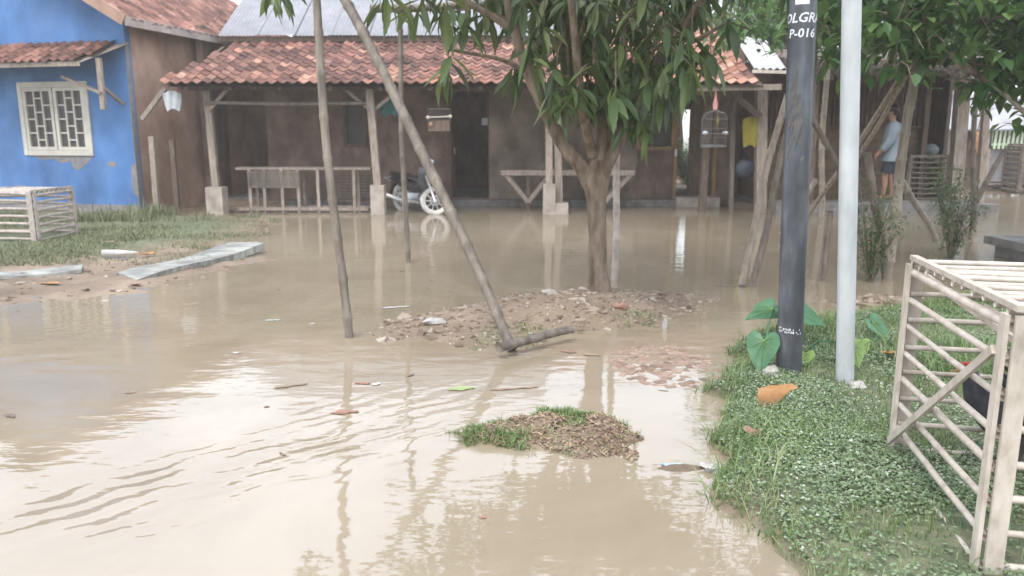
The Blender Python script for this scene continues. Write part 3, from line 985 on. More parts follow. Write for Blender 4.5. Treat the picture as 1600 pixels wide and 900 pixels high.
# window: frame, two casements of staggered panes
b = MB()
for a in (WA0 + .04, WA1 - .04):
    bbox(b, a - .05, a + .05, -.04, .1, WZ0 - .03, WZ1 + .03)
bbox(b, WA0 - .01, WA1 + .01, -.035, .1, WZ0 - .05, WZ0 + .05); bbox(b, WA0 - .01, WA1 + .01, -.035, .1, WZ1 - .05, WZ1 + .06)
win = b.build('window', M['cream'], blue)
mid = (WA0 + WA1) / 2
for a0, a1 in ((WA0 + .095, mid - .012), (mid + .012, WA1 - .095)):
    b = MB()
    for a in (a0 + .035, a1 - .035):
        bbox(b, a - .035, a + .035, -.03, .02, WZ0 + .055, WZ1 - .055)
    for z in (WZ0 + .09, WZ1 - .09):
        bbox(b, a0 + .07, a1 - .07, -.028, .018, z - .035, z + .035)
    g0, g1, z0, z1 = a0 + .07, a1 - .07, WZ0 + .125, WZ1 - .125
    cw = (g1 - g0) / 3
    for k in (1, 2):
        bbox(b, g0 + k * cw - .016, g0 + k * cw + .016, -.025, .015, z0, z1)
    for k in range(3):
        nrow = 4
        zs = [z0]
        hh = (z1 - z0) / nrow
        for q in range(nrow):
            zz = z0 + hh * (q + (.5 if k == 1 else 1))
            if zz < z1 - .03:
                zs.append(zz)
        if k == 1:
            pass
        zs.append(z1)
        for q in range(len(zs) - 1):
            if q:
                bbox(b, g0 + k * cw + .016, g0 + (k + 1) * cw - .016, -.024, .014, zs[q] - .014, zs[q] + .014)
            pb = MB()
            bbox(pb, g0 + k * cw + .016, g0 + (k + 1) * cw - .016, .016, .022, zs[q] + .01, zs[q + 1] - .01)
            pb.build('pane', M['glass_dark'], win)
    b.build('casement', M['cream'], win)
b = MB(); bbox(b, WA0, WA1, .3, .33, WZ0, WZ1); b.build('curtain', M['wood_dark'], win)
# awning
AZ1, AZ0, AD = 3.28, 2.86, .82
b = MB()
b.add([BL(-.1, 0, AZ1 - .03), BL(4.2, 0, AZ1 - .03), BL(4.2, -AD, AZ0 - .03), BL(.35, -AD, AZ0 - .03)], [(0, 1, 2, 3)])
b.add([BL(.35, -AD, AZ0 - .09), BL(4.2, -AD, AZ0 - .09), BL(4.2, -AD, AZ0), BL(.35, -AD, AZ0)], [(0, 1, 2, 3)])
awn = b.build('awning', M['wood'], blue)
lay_tiles(blue, BL(4.1, -AD - .03, AZ0), tuple(-E1), tuple(E2 * AD + Vector((0, 0, AZ1 - AZ0))), 20, 4, lambda i, j: True, seed=8,
          skip=lambda i, j, p: (p - BO).dot(E1) < .40 - .55 * ((p - BO).dot(E2) + AD) / AD)
MB().bar(BL(.16, -.55, 1.98), BL(.16, -.55, 2.93), .06, .1, tuple(E1)).build('awning_strut', M['wood'], blue)
MB().bar(BL(.14, -.58, 2.28), BL(1.0, -.58, 2.60), .05, .08, tuple(E2)).build('awning_brace', M['wood'], blue)
MB().bar(BL(.16, -.53, 2.4), BL(.16, -.01, 2.1), .05, .07, tuple(E1)).build('awning_brace', M['wood'], blue)
MB().bar(BL(2.95, -.72, 2.1), BL(2.95, -.72, 2.84), .06, .1, tuple(E1)).build('awning_strut', M['wood'], blue)
# main roof
PIT = math.tan(R(30))
EV, OV, FR, BK = 3.62, .45, -.5, 7.3
def rz(a):
    return EV + (a + OV) * PIT if a <= 3 else EV + (6 + OV - a) * PIT
b = MB()
for s_, m_ in ((0, 3), (1, 3)):
    a0 = -OV if s_ == 0 else 6 + OV
    b.add([BL(a0, FR, EV), BL(a0, BK, EV), BL(3, BK, rz(3)), BL(3, FR, rz(3))], [(0, 1, 2, 3)])
b.build('roof_deck', M['wood_dark'], blue)
b = MB()
b.bar(BL(-OV - .02, FR, EV - .03), BL(-OV - .02, BK, EV - .03), .03, .17, (0, 0, 1))
b.build('fascia', mat('pale_fascia', [(.30, .25, .225), (.40, .34, .31)], 5, .8, .3), blue)
b = MB()
b.bar(BL(-OV, FR - .02, EV - .02), BL(3, FR - .02, rz(3) - .02), .03, .2, (0, 0, 1))
b.bar(BL(6 + OV, FR - .02, EV - .02), BL(3, FR - .02, rz(3) - .02), .03, .2, (0, 0, 1))
b.build('bargeboard', M['plaster_tan'], blue)
up_ = (E1 * 1 + Vector((0, 0, PIT))).normalized()
lay_tiles(blue, BL(-OV - .05, BK, EV + .03), tuple(-E2), tuple(up_), 39, 16, lambda i, j: j < 7 and i > 6, seed=9)
up2 = (-E1 * 1 + Vector((0, 0, PIT))).normalized()
lay_tiles(blue, BL(6 + OV + .05, FR, EV + .03), tuple(E2), tuple(up2), 39, 16, lambda i, j: False, seed=10)
# pieces in the gap between the two houses
tag(MB().bar((-7.02, 15.2, .0), (-7.05, 15.32, 1.52), .1, .1, (0, 1, 0)).build('leaning_plank', M['wood']), 'pale leaning plank at the corner of the blue house', 'plank')
tag(MB().bar((-6.72, 15.45, .0), (-6.74, 15.5, 1.45), .09, .09, (0, 1, 0)).build('short_post', M['wood_dark']), 'dark short post beside the leaning plank near the blue house', 'post')
tag(MB().bar((-7.2, 15.3, 1.85), (-6.72, 15.35, 2.44), .08, .07, (0, 1, 0)).build('slanting_strut', M['wood']), 'slanting strut under the left end of the veranda roof', 'strut')
# ------------------------------------------------------------------ bamboo shed on the right
shed = thing('bamboo_shed', (7.3, 16.5, .1), 'bamboo shed with thatched eave and reddish lattice wall right of the tiled house', 'shed')
MB().box((7.4, 17.2, .02), (4.4, 4.1, .36)).build('floor', M['concrete_dark'], shed)
b = MB()
zf = lambda y: 2.74 + (y - 15.0) * .15
pts = []
for y, dz in ((15.0, 0), (15.0, .2), (19.5, .2), (19.5, 0)):
    pts.append((y, zf(y) + dz))
vs = [(x, y, z) for x in (5.35, 9.6) for y, z in pts]
b.add(vs, [(0, 1, 2, 3), (7, 6, 5, 4), (0, 4, 5, 1), (1, 5, 6, 2), (2, 6, 7, 3), (3, 7, 4, 0)])
roof = b.build('thatched_roof', M['thatch'], shed)
n = 3000
P = np.stack([RNG.uniform(5.35, 9.6, n), RNG.uniform(14.9, 16.2, n), np.zeros(n)], 1)
P[:, 2] = 2.76 + (P[:, 1] - 15) * .15 + RNG.uniform(-.02, .2, n)
P[: n // 2, 1] = RNG.uniform(14.92, 15.02, n // 2)
P[: n // 2, 2] = RNG.uniform(2.72, 2.96, n // 2)
o = link('straw', leaf_mesh('straw', M['thatch'], P, RNG.uniform(-2.4, -.7, n), RNG.uniform(-.75, -.2, n), RNG.uniform(.12, .3, n), .012, droop=.2), roof)
o['kind'] = 'stuff'
for i in range(33):
    x = 5.35 + i * .1
    MB().bar((x, 16.5, 1.68), (x + random.uniform(-.01, .01), 16.5, 2.95), .055, .012, (0, 1, 0)).build('slat', M['lattice'], shed)
for z in (1.72, 2.25, 2.72):
    MB().bar((5.3, 16.46, z), (8.62, 16.46, z), .03, .05).build('rail', M['lattice'], shed)
b = MB().box((6.95, 16.56, .9), (3.3, .06, 1.58)); b.build('wall', M['ochre_wall'], shed)
for z in (.75, 1.25):
    MB().bar((5.3, 16.5, z), (8.6, 16.5, z), .03, .06).build('rail', M['wood_dark'], shed)
b = MB(); b.box((7.4, 19.2, 1.6), (4.4, .08, 3.2)); b.box((5.3, 17.9, 1.6), (.08, 2.6, 3.1)); b.box((9.55, 18.2, 1.6), (.08, 2.0, 3.2))
b.build('wall', M['wood_dark'], shed)
MB().bar((9.3, 16.2, -.1), (9.2, 16.2, 2.9), .24, .2, (0, 1, 0)).build('post', M['wood'], shed)
MB().bar((9.72, 16.0, -.2), (9.6, 16.0, 2.5), .13, .12, (0, 1, 0)).build('post', M['wood'], shed)
MB().bar((5.9, 15.3, -.2), (5.86, 15.3, 2.8), .12, .12, (0, 1, 0)).build('post', M['wood_dark'], shed)
MB().bar((8.63, 16.4, .1), (8.63, 16.4, 3.0), .1, .1, (0, 1, 0)).build('post', M['wood_dark'], shed)

# ------------------------------------------------------------------ mango tree
TB = Vector((.81, 7.05, gz(.81, 7.05)))
tree = thing('mango_tree', TB, 'mango tree with drooping dark leaves growing from the rubble heap', 'tree')
b = MB()
b.tube([(.80, 7.05, -.1), (.81, 7.05, .12), (.795, 7.05, .3), (.79, 7.05, .6), (.77, 7.05, .95), (.765, 7.05, 1.12), (.78, 7.05, 1.3)], [.17, .122, .092, .083, .092, .125, .092], 14)
b.build('trunk', M['bark'], tree, True)
def limb(pts, r0, r1, n=10):
    b = MB()
    k = len(pts)
    # smooth the polyline
    P = [Vector(p) for p in pts]
    Q = []
    for i in range(k - 1):
        p0, p1, p2, p3 = P[max(i - 1, 0)], P[i], P[i + 1], P[min(i + 2, k - 1)]
        for t in (0, .25, .5, .75):
            Q.append(.5 * ((2 * p1) + (p2 - p0) * t + (2 * p0 - 5 * p1 + 4 * p2 - p3) * t * t + (3 * p1 - p0 - 3 * p2 + p3) * t ** 3))
    Q.append(P[-1])
    rad = [(r0 + (r1 - r0) * i / (len(Q) - 1)) * random.uniform(.93, 1.07) for i in range(len(Q))]
    b.tube(Q, rad, n)
    return b.build('limb', M['bark'], tree, True)
limb([(.75, 7.05, 1.0), (.62, 7.02, 1.25), (.45, 6.98, 1.45), (.30, 6.95, 1.72), (.14, 6.9, 2.05), (.02, 6.85, 2.4), (-.06, 6.85, 2.75), (-.15, 6.8, 3.2)], .078, .03)
limb([(.78, 7.05, 1.1), (.82, 7.06, 1.5), (.83, 7.08, 2.0), (.80, 7.1, 2.6), (.86, 7.1, 3.3)], .085, .035)
limb([(.79, 7.03, 1.1), (.94, 7.0, 1.45), (1.08, 6.95, 1.8), (1.25, 6.9, 2.15), (1.5, 6.85, 2.5), (1.8, 6.8, 2.9)], .068, .026)
limb([(.85, 7.1, 1.45), (.95, 7.4, 1.9), (1.1, 7.8, 2.5), (1.2, 8.1, 3.1)], .06, .03)
limb([(.72, 7.0, 1.35), (.60, 6.7, 1.75), (.5, 6.4, 2.3), (.4, 6.1, 2.9)], .05, .025)
limb([(.02, 6.85, 2.4), (-.4, 6.8, 2.62), (-.9, 6.7, 2.72), (-1.4, 6.6, 2.78), (-1.85, 6.55, 2.85)], .035, .014, 7)
limb([(.25, 6.95, 1.85), (.45, 6.9, 2.0), (.70, 6.85, 2.05), (.95, 6.8, 2.1)], .022, .012, 6)
limb([(.14, 6.9, 2.05), (-.1, 6.75, 2.15), (-.5, 6.5, 2.2)], .022, .012, 6)
limb([(1.25, 6.9, 2.15), (1.45, 6.7, 2.25), (1.75, 6.6, 2.42)], .022, .012, 6)
limb([(.5, 6.93, 2.05), (.48, 6.9, 2.25), (.42, 6.9, 2.6)], .018, .012, 6)
limb([(.7, 7.0, 2.1), (.6, 6.9, 2.35), (.62, 6.9, 2.55), (.55, 6.9, 2.8)], .022, .012, 6)
LOW = [(-.51, 6.39, 2.10), (0.0, 7.39, 2.12), (.23, 7.27, 2.2), (.37, 6.56, 2.05), (.55, 6.89, 2.17), (.71, 6.83, 2.27), (.92, 7.11, 2.1), (1.12, 7.3, 2.15), (1.08, 6.33, 1.95), (1.21, 6.24, 2.02), (1.66, 7.37, 2.15), (.72, 6.81, 1.98), (.59, 7.27, 1.95), (.81, 6.2, 1.85), (1.03, 6.82, 1.82), (.52, 7.21, 2.38), (.26, 6.52, 2.42), (.18, 7.52, 2.4), (-.24, 7.46, 2.62), (-.35, 6.24, 2.4), (-.5, 6.24, 2.55), (-.77, 6.96, 2.68), (-.95, 7.51, 2.68), (-1.07, 6.73, 2.66), (-1.93, 6.79, 2.74), (-1.89, 6.44, 2.72), (1.14, 6.81, 2.36), (1.31, 6.89, 2.52), (1.46, 6.53, 2.3), (1.62, 6.52, 2.2), (1.76, 6.51, 2.45), (1.57, 6.84, 2.62), (.99, 6.23, 2.56), (.88, 7.37, 2.65), (.61, 6.98, 2.64), (.39, 7.1, 2.7), (.1, 6.46, 2.6), (.89, 6.37, 2.25), (1.23, 6.67, 2.18), (.46, 7.2, 2.25), (.66, 6.5, 2.12), (.95, 6.6, 2.05)]
def leaf_proto(droop, L=.30, W=.076):
    V, F = leaf_arrays(np.zeros((1, 3)), np.zeros(1), np.zeros(1), L, W, droop=droop, fold=.35)
    return np_mesh('leaf', V, F, M['leaf'], None)
PROTO = [leaf_proto(d) for d in (.05, .15, .28, .4)]
cnt = 0
tw = MB()
per = [8 if i in (0, 2, 3, 8, 9, 10, 13, 28, 29) else 7 for i in range(len(LOW))]
for c, (x, y, z) in enumerate(LOW):
    for k in range(per[c]):
        if cnt >= 300:
            break
        a = 2 * PI * (k * .382) + random.uniform(-.4, .4)
        pit = -R(random.uniform(18, 78))
        o = link('leaf', random.choice(PROTO), tree)
        s = random.uniform(.8, 1.3)
        o.matrix_basis = Matrix.Translation((x + random.uniform(-.03, .03), y + random.uniform(-.03, .03), z + random.uniform(-.06, .05))) @ \
            (Matrix.Rotation(a, 4, 'Z') @ Matrix.Rotation(-pit, 4, 'Y') @ Matrix.Rotation(R(random.uniform(-35, 35)), 4, 'X')) @ Matrix.Diagonal((s, s * random.uniform(.85, 1.15), s, 1))
        cnt += 1
    # twig carrying the whorl
    tw.tube([(x + random.uniform(-.12, .12), y + random.uniform(-.12, .12), z + .3), (x, y, z + .12), (x, y, z - .02)], [.008, .006, .004], 5)
tw.build('twigs', M['bark'], tree)['kind'] = 'stuff'
# the mass of the crown
Pw = []
rr_ = np.random.default_rng(21)
while len(Pw) < 340:
    p = rr_.uniform(-1, 1, 3)
    if np.dot(p, p) > 1 or np.dot(p, p) < .1:
        continue
    q = np.array([.75, 7.1, 3.35]) + p * np.array([2.2, 2.0, 1.15])
    if q[2] < 2.72 + .1 * abs(q[0] - .8):
        continue
    if q[0] < -1.0 and rr_.random() < .55:
        continue
    Pw.append(q)
for q in LOW:
    if rr_.random() < (.7 if .3 < q[0] < 1.2 else .15):
        Pw.append(np.array(q) + rr_.uniform(-.22, .22, 3) + np.array([0, .1, .22]))
for _ in range(11):
    Pw.append(np.array([rr_.uniform(.3, 1.25), rr_.uniform(6.3, 6.95), rr_.uniform(1.62, 1.95)]))
for _ in range(12):
    Pw.append(np.array([rr_.uniform(.45, 1.35), rr_.uniform(5.9, 7.3), rr_.uniform(1.85, 2.45)]))
for _ in range(18):
    Pw.append(np.array([rr_.uniform(-.9, 2.0), rr_.uniform(6.3, 7.7), rr_.uniform(2.5, 2.8)]))
Pw = np.array(Pw)
k = 9
P = np.repeat(Pw, k, 0) + rr_.normal(0, .035, (len(Pw) * k, 3))
az = rr_.uniform(0, 2 * PI, len(P))
cr = link('crown', leaf_mesh('crown', M['leaf'], P, az, -np.radians(rr_.uniform(5, 82, len(P))), rr_.uniform(.13, .36, len(P)), rr_.uniform(.05, .08, len(P)), droop=.22, fold=.35, roll=rr_.uniform(-.6, .6, len(P))), tree)
cr['kind'] = 'stuff'
tw = MB()
for q in Pw[::2]:
    o_ = Vector((.8, 7.05, 2.4)).lerp(Vector(q), .55)
    tw.tube([o_, Vector(q).lerp(o_, .4) + Vector((0, 0, .08)), q], [.014, .01, .005], 5)
tw.build('branches', M['bark'], tree)['kind'] = 'stuff'

# ------------------------------------------------------------------ bamboo poles in the yard
def bpole(name, p0, p1, r0, r1, label, cat='pole', bend=.02, m='bamboo', group=None):
    b = MB().bamboo(p0, p1, r0, r1, bend)
    return tag(b.build(name, M[m], smooth=True), label, cat, group)
bpole('bamboo_pole', (-1.23, 5.68, -.15), (-1.43, 5.85, 2.85), .033, .03, 'upright bamboo pole in the water at left, nearest of the left poles', bend=.03)
bpole('bamboo_pole', (-1.27, 9.29, -.15), (-1.30, 9.32, 3.0), .034, .03, 'thin upright bamboo pole behind the slanting pole', bend=.02)
bpole('bamboo_pole', (.0, 5.30, .0), (-1.48, 6.75, 2.78), .038, .042, 'thick bamboo pole slanting down left to right onto the rubble heap', bend=-.05)
bpole('bamboo_pole', (-1.62, 9.2, 2.93), (.45, 9.2, 2.98), .045, .04, 'horizontal bamboo pole across the top of the thin upright pole', bend=.02)
bpole('bamboo_pole', (-.10, 5.1, .075), (.46, 5.6, .09), .036, .028, 'short cut bamboo pole lying on the near edge of the rubble heap', bend=.015)
bpole('bamboo_pole', (1.10, 8.1, -.15), (1.10, 8.15, 2.2), .036, .034, 'upright bamboo pole right behind the mango trunk', bend=.0, m='cane_grey')

# right hand trellis
bpole('trellis_post', (4.26, 8.6, -.15), (4.42, 8.6, 2.95), .055, .046, 'thick trellis post right of the white post, leafy at its top', 'post', .02, m='bamboo_light')
bpole('trellis_pole', (4.35, 8.5, 2.55), (5.25, 8.0, 1.72), .03, .024, 'bamboo strut running down to the right from the thick trellis post', 'pole', .03, m='bamboo_light')
bpole('trellis_pole', (4.38, 8.52, 2.5), (4.35, 11.6, .15), .026, .034, 'long bamboo strut slanting left behind the white post', 'pole', .02, m='bamboo_light')
bpole('trellis_pole', (4.34, 8.7, 2.2), (4.93, 11.4, 1.0), .027, .03, 'bamboo strut passing in front of the person', 'pole', .02, m='bamboo_light')
bpole('trellis_pole', (5.42, 13.4, -.15), (5.3, 13.4, 2.75), .05, .045, 'upright pale bamboo pole between the black post and the white post', 'pole', .03, m='bamboo_light')
bpole('trellis_pole', (2.33, 7.72, -.12), (2.85, 8.2, 1.95), .036, .033, 'leaning bamboo pole left of the black post, the left one of a pair', 'pole', .02, m='bamboo_light')
bpole('trellis_pole', (2.46, 7.78, -.12), (2.98, 8.35, 1.9), .036, .033, 'leaning bamboo pole left of the black post, the right one of a pair', 'pole', -.01, 'bamboo_dark')
bpole('trellis_pole', (2.95, 8.2, 1.95), (3.6, 8.3, .95), .03, .03, 'dark bamboo strut slanting right from behind the black post to the white post', 'pole', .03, 'bamboo_dark')
bpole('trellis_pole', (4.55, 11.6, .9), (4.05, 11.5, .05), .04, .04, 'short bamboo piece slanting down left beside the white post', 'pole', .01, m='bamboo_light')
bpole('trellis_pole', (5.15, 10.4, 1.02), (5.85, 10.5, .1), .045, .04, 'short pale bamboo pole slanting down right across the trellis post', 'pole', .02, m='bamboo_light')
bpole('trellis_pole', (3.72, 8.2, 1.35), (4.07, 8.2, -.1), .04, .036, 'greenish weathered pole leaning in the feathery bush', 'pole', .02, 'bamboo_dark')
bpole('trellis_pole', (3.35, 8.1, .75), (3.3, 8.05, -.1), .03, .03, 'short stake just left of the white post', 'pole', .01, 'bamboo_dark')
bpole('trellis_pole', (7.85, 13.0, -.1), (7.6, 13.0, 2.7), .045, .04, 'thin upright pole standing in the bright water at right', 'pole', .03, 'bamboo_dark')
bpole('trellis_pole', (7.45, 13.0, -.05), (8.25, 13.1, 1.3), .06, .04, 'crooked branch leaning across the thin upright pole at right', 'pole', -.08, 'bamboo_dark')
bpole('trellis_pole', (3.6, 8.5, 2.72), (5.0, 8.5, 2.88), .045, .04, 'upper horizontal trellis pole overhead at right', 'pole', .01, m='bamboo_light')
bpole('trellis_pole', (4.0, 7.9, 2.62), (5.9, 7.9, 2.66), .035, .03, 'lower horizontal trellis pole overhead at right', 'pole', .01, m='bamboo_light')
bpole('trellis_pole', (4.55, 8.9, 2.33), (6.6, 8.9, 2.35), .04, .04, 'dark trellis beam under the leaves at the right edge', 'pole', .01, 'bamboo_dark')
bpole('trellis_pole', (3.25, 8.6, 2.95), (3.12, 8.4, -.1), .045, .05, 'bamboo upright half hidden behind the black post', 'pole', .02, m='bamboo_light')

# ------------------------------------------------------------------ black post with lettering, white post
def text_on_post(txt, size, cx, cy, z, rad, m, parent, shear=0.0, ang0=-PI / 2):
    cu = bpy.data.curves.new('lettering', 'FONT')
    cu.body = txt
    cu.size = size
    cu.align_x = 'CENTER'
    cu.shear = shear
    cu.offset = size * .018
    cu.resolution_u = 2
    t = bpy.data.objects.new('tmp', cu)
    COL.objects.link(t)
    dg = bpy.context.evaluated_depsgraph_get()
    me = bpy.data.meshes.new_from_object(t.evaluated_get(dg))
    bpy.data.objects.remove(t)
    bm = bmesh.new()
    bm.from_mesh(me)
    bmesh.ops.triangulate(bm, faces=bm.faces[:])
    bmesh.ops.subdivide_edges(bm, edges=bm.edges[:], cuts=1)
    for v in bm.verts:
        a = ang0 + v.co.x / rad
        zz = v.co.y
        v.co = (cx + .003 - .03125 * (z + zz + .1) + math.cos(a) * (rad + .0016), cy + math.sin(a) * (rad + .0016), z + zz)
    bm.to_mesh(me)
    bm.free()
    me.materials.clear()
    me.materials.append(m)
    return link('lettering', me, parent)
BP = (1.69, 4.5)
bpost = thing('black_post', (BP[0], BP[1], .08), 'black painted steel post with white stencilled letters, in the grass', 'post')
def pipe(cx, cy, z0, z1, r0, r1, dx, n=28, k=24):
    b = MB()
    b.tube([(cx + dx * i / k, cy, z0 + (z1 - z0) * i / k) for i in range(k + 1)], [r0 + (r1 - r0) * i / k for i in range(k + 1)], n)
    return b
PR = .0745
pipe(BP[0] + .003, BP[1], -.1, 3.1, PR, PR, -.1).build('shaft', M['black_pipe'], bpost, True)
face = math.atan2(-BP[1], -BP[0])
text_on_post('OLGRA', .072, BP[0], BP[1], 2.125, PR, M['letter'], bpost, .25, face)
text_on_post('P-016', .066, BP[0], BP[1], 2.045, PR, M['letter'], bpost, .12, face)
# foot of a further painted line, cut off by the top of the frame
pb_ = MB()
for q in range(6):
    a0, a1 = face - .55 + q * .17, face - .55 + q * .17 + .17
    pb_.add([(BP[0] + .003 - .03125 * (z + .1) + math.cos(t) * (PR + .0016), BP[1] + math.sin(t) * (PR + .0016), z) for t, z in ((a0, 2.218), (a1, 2.218), (a1, 2.29), (a0, 2.29))], [(0, 1, 2, 3)])
pb_.build('paint_mark', M['letter'], bpost)
# small worn stencil near the foot: broken dabs of paint
sm = MB()
for q in range(15):
    a = face + (q - 7) * .125
    for zz in ((.0, .012), (.018, .012)) if q not in (2, 10, 11) else ((.008, .008),):
        if random.random() < .25:
            continue
        z = .36 + zz[0] + random.uniform(-.004, .004) - q * .0006
        h_ = zz[1] * random.uniform(.6, 1.2)
        da = .045 * random.uniform(.6, 1.1)
        r_ = PR + .0016
        sm.add([(BP[0] + .003 - .03125 * (zz_ + .1) + math.cos(t) * r_, BP[1] + math.sin(t) * r_, zz_) for t, zz_ in ((a - da, z), (a + da, z), (a + da, z + h_), (a - da, z + h_))], [(0, 1, 2, 3)])
sm.build('worn_stencil', M['letter'], bpost)
# splash of dried mud, laid on as a thin skin
sp = MB()
rs = random.Random(4)
for q in range(46):
    a = face + rs.gauss(-.25, .45)
    z = 1.62 + rs.gauss(0, .09) - abs(a - face + .25) * .08
    w_, h_ = rs.uniform(.06, .22), rs.uniform(.012, .04)
    r_ = PR + .001 + q * .00006
    pts = []
    for t in range(8):
        th = 2 * PI * t / 8
        aa = a + math.cos(th) * w_ * rs.uniform(.7, 1.1)
        pts.append((BP[0] + .003 - .03125 * (z + .1) + math.cos(aa) * r_, BP[1] + math.sin(aa) * r_, z + math.sin(th) * h_ * rs.uniform(.7, 1.2) + math.cos(th) * h_ * .8))
    sp.add(pts, [tuple(range(8))])
sp.build('mud_splash', M['mud_splash'], bpost)['kind'] = 'stuff'

wp = pipe(1.975, 4.34, -.1, 3.1, .0505, .0505, -.21).build('white_post', M['white_post'], smooth=True)
tag(wp, 'plain white painted post right of the black post', 'post')

# ------------------------------------------------------------------ slatted chicken cages
def cage(name, label, o, u, v, lu, lv, h, nside, ntop, m, r=.014, brace=True, plank=.05, group=None):
    """o near corner on the ground; u along the short left face, v along the long front face"""
    o, u, v = Vector(o), Vector(u).normalized(), Vector(v).normalized()
    t = thing(name, o, label, 'cage', group)
    Z = Vector((0, 0, 1))
    rn = random.Random(len(label))

    def pt(a, c, z):
        return o + u * a + v * c + Z * z
    # corner posts: two planks set in an L
    for a, c, sa_, sc_ in ((0, 0, 1, 1), (lu, 0, -1, 1), (0, lv, 1, -1), (lu, lv, -1, -1)):
        MB().bar(pt(a + sa_ * plank * .45, c - sc_ * .008, 0), pt(a + sa_ * plank * .45, c - sc_ * .008, h), plank * .8, .014, tuple(v)).build('corner_post', m, t)
        MB().bar(pt(a - sa_ * .008, c + sc_ * plank * .75, 0), pt(a - sa_ * .008, c + sc_ * plank * .75, h), .014, plank * 1.1, tuple(v)).build('corner_post', m, t)
    def stick(p0, p1, rr=r, nm='slat'):
        b = MB().bamboo(p0 + Z * rn.uniform(-.006, .006), p1 + Z * rn.uniform(-.006, .006), rr * rn.uniform(.9, 1.12), rr * rn.uniform(.85, 1.1), rn.uniform(-.006, .006), 7, .34, 0, 1.06)
        return b.build(nm, m, t, True)
    for i in range(nside + 1):
        z = .012 + (h - .05) * i / nside
        k = 1.35 if i in (nside,) else 1
        stick(pt(.0, .012, z), pt(lu, .012, z), r * k)
        stick(pt(.0, lv - .012, z), pt(lu, lv - .012, z))
        stick(pt(.012, .0, z + .02), pt(.012, lv, z + .02), r * 1.05)
        stick(pt(lu - .012, .0, z + .02), pt(lu - .012, lv, z + .02), r * .9)
    for i in range(ntop):
        a = .03 + (lu - .06) * i / (ntop - 1)
        stick(pt(a, -.01, h + .004), pt(a, lv + .01, h + .004), r * .95, 'top_slat')
    for c in (.02, lv - .02, lv / 2):
        MB().bar(pt(-.02, c, h + .024), pt(lu + .02, c, h + .024), .03, .02).build('top_rail', m, t)
    if brace:
        MB().bar(pt(lu - .02, -.018, .07), pt(.05, -.018, h * .86), .03, .014, tuple(v)).build('brace', m, t)
        MB().bar(pt(lu - .03, .3, h * .8), pt(lu - .03, lv * .7, .2), .035, .012, tuple(u)).build('brace', m, t)
        MB().bar(pt(lu - .04, .05, h * .95), pt(lu * .3, .5, h * .55), .03, .014, tuple(v)).build('brace', m, t)
    return t
cage('chicken_cage', 'pale slatted bamboo cage on the grass in the right foreground', (1.535, 2.3, .085), (.19, .99, 0), (.985, -.17, 0), 1.01, 1.7, .88, 7, 11, M['cane'], .0125)
cage('chicken_cage', 'greyish slatted cage on the grass before the blue house', (-6.85, 11.02, .03), (.02, 1, 0), (-1, .06, 0), 1.0, 1.6, .70, 6, 9, M['cane_grey'], .02, False, .07)
cage('chicken_cage', 'low slatted crate inside the open end of the bamboo shed', (8.3, 16.25, .2), (.0, 1, 0), (1, 0, 0), .8, .85, .92, 8, 6, M['bamboo'], .018, False, .05)
cage('chicken_cage', 'dark slatted crate under the far shed at the right edge', (13.55, 20.7, .1), (0, 1, 0), (1, 0, 0), .7, 1.2, 1.2, 8, 6, M['bamboo_dark'], .03, False, .07)


# ------------------------------------------------------------------ skinned figures
def skinned(name, joints, edges, m, parent=None, sub=2, root=0):
    me = bpy.data.meshes.new(name)
    me.from_pydata([j[0] for j in joints], edges, [])
    o = bpy.data.objects.new(name, me)
    COL.objects.link(o)
    md = o.modifiers.new('skin', 'SKIN')
    md.use_smooth_shade = True
    for i, j in enumerate(joints):
        r_ = j[1]
        me.skin_vertices[0].data[i].radius = r_ if hasattr(r_, '__len__') else (r_, r_)
        me.skin_vertices[0].data[i].use_root = (i == root)
    s = o.modifiers.new('sub', 'SUBSURF')
    s.levels = s.render_levels = sub
    dg = bpy.context.evaluated_depsgraph_get()
    nm = bpy.data.meshes.new_from_object(o.evaluated_get(dg))
    bpy.data.objects.remove(o)
    nm.materials.clear()
    nm.materials.append(m)
    nm.polygons.foreach_set('use_smooth', [True] * len(nm.polygons))
    nm.name = name
    return link(name, nm, parent)


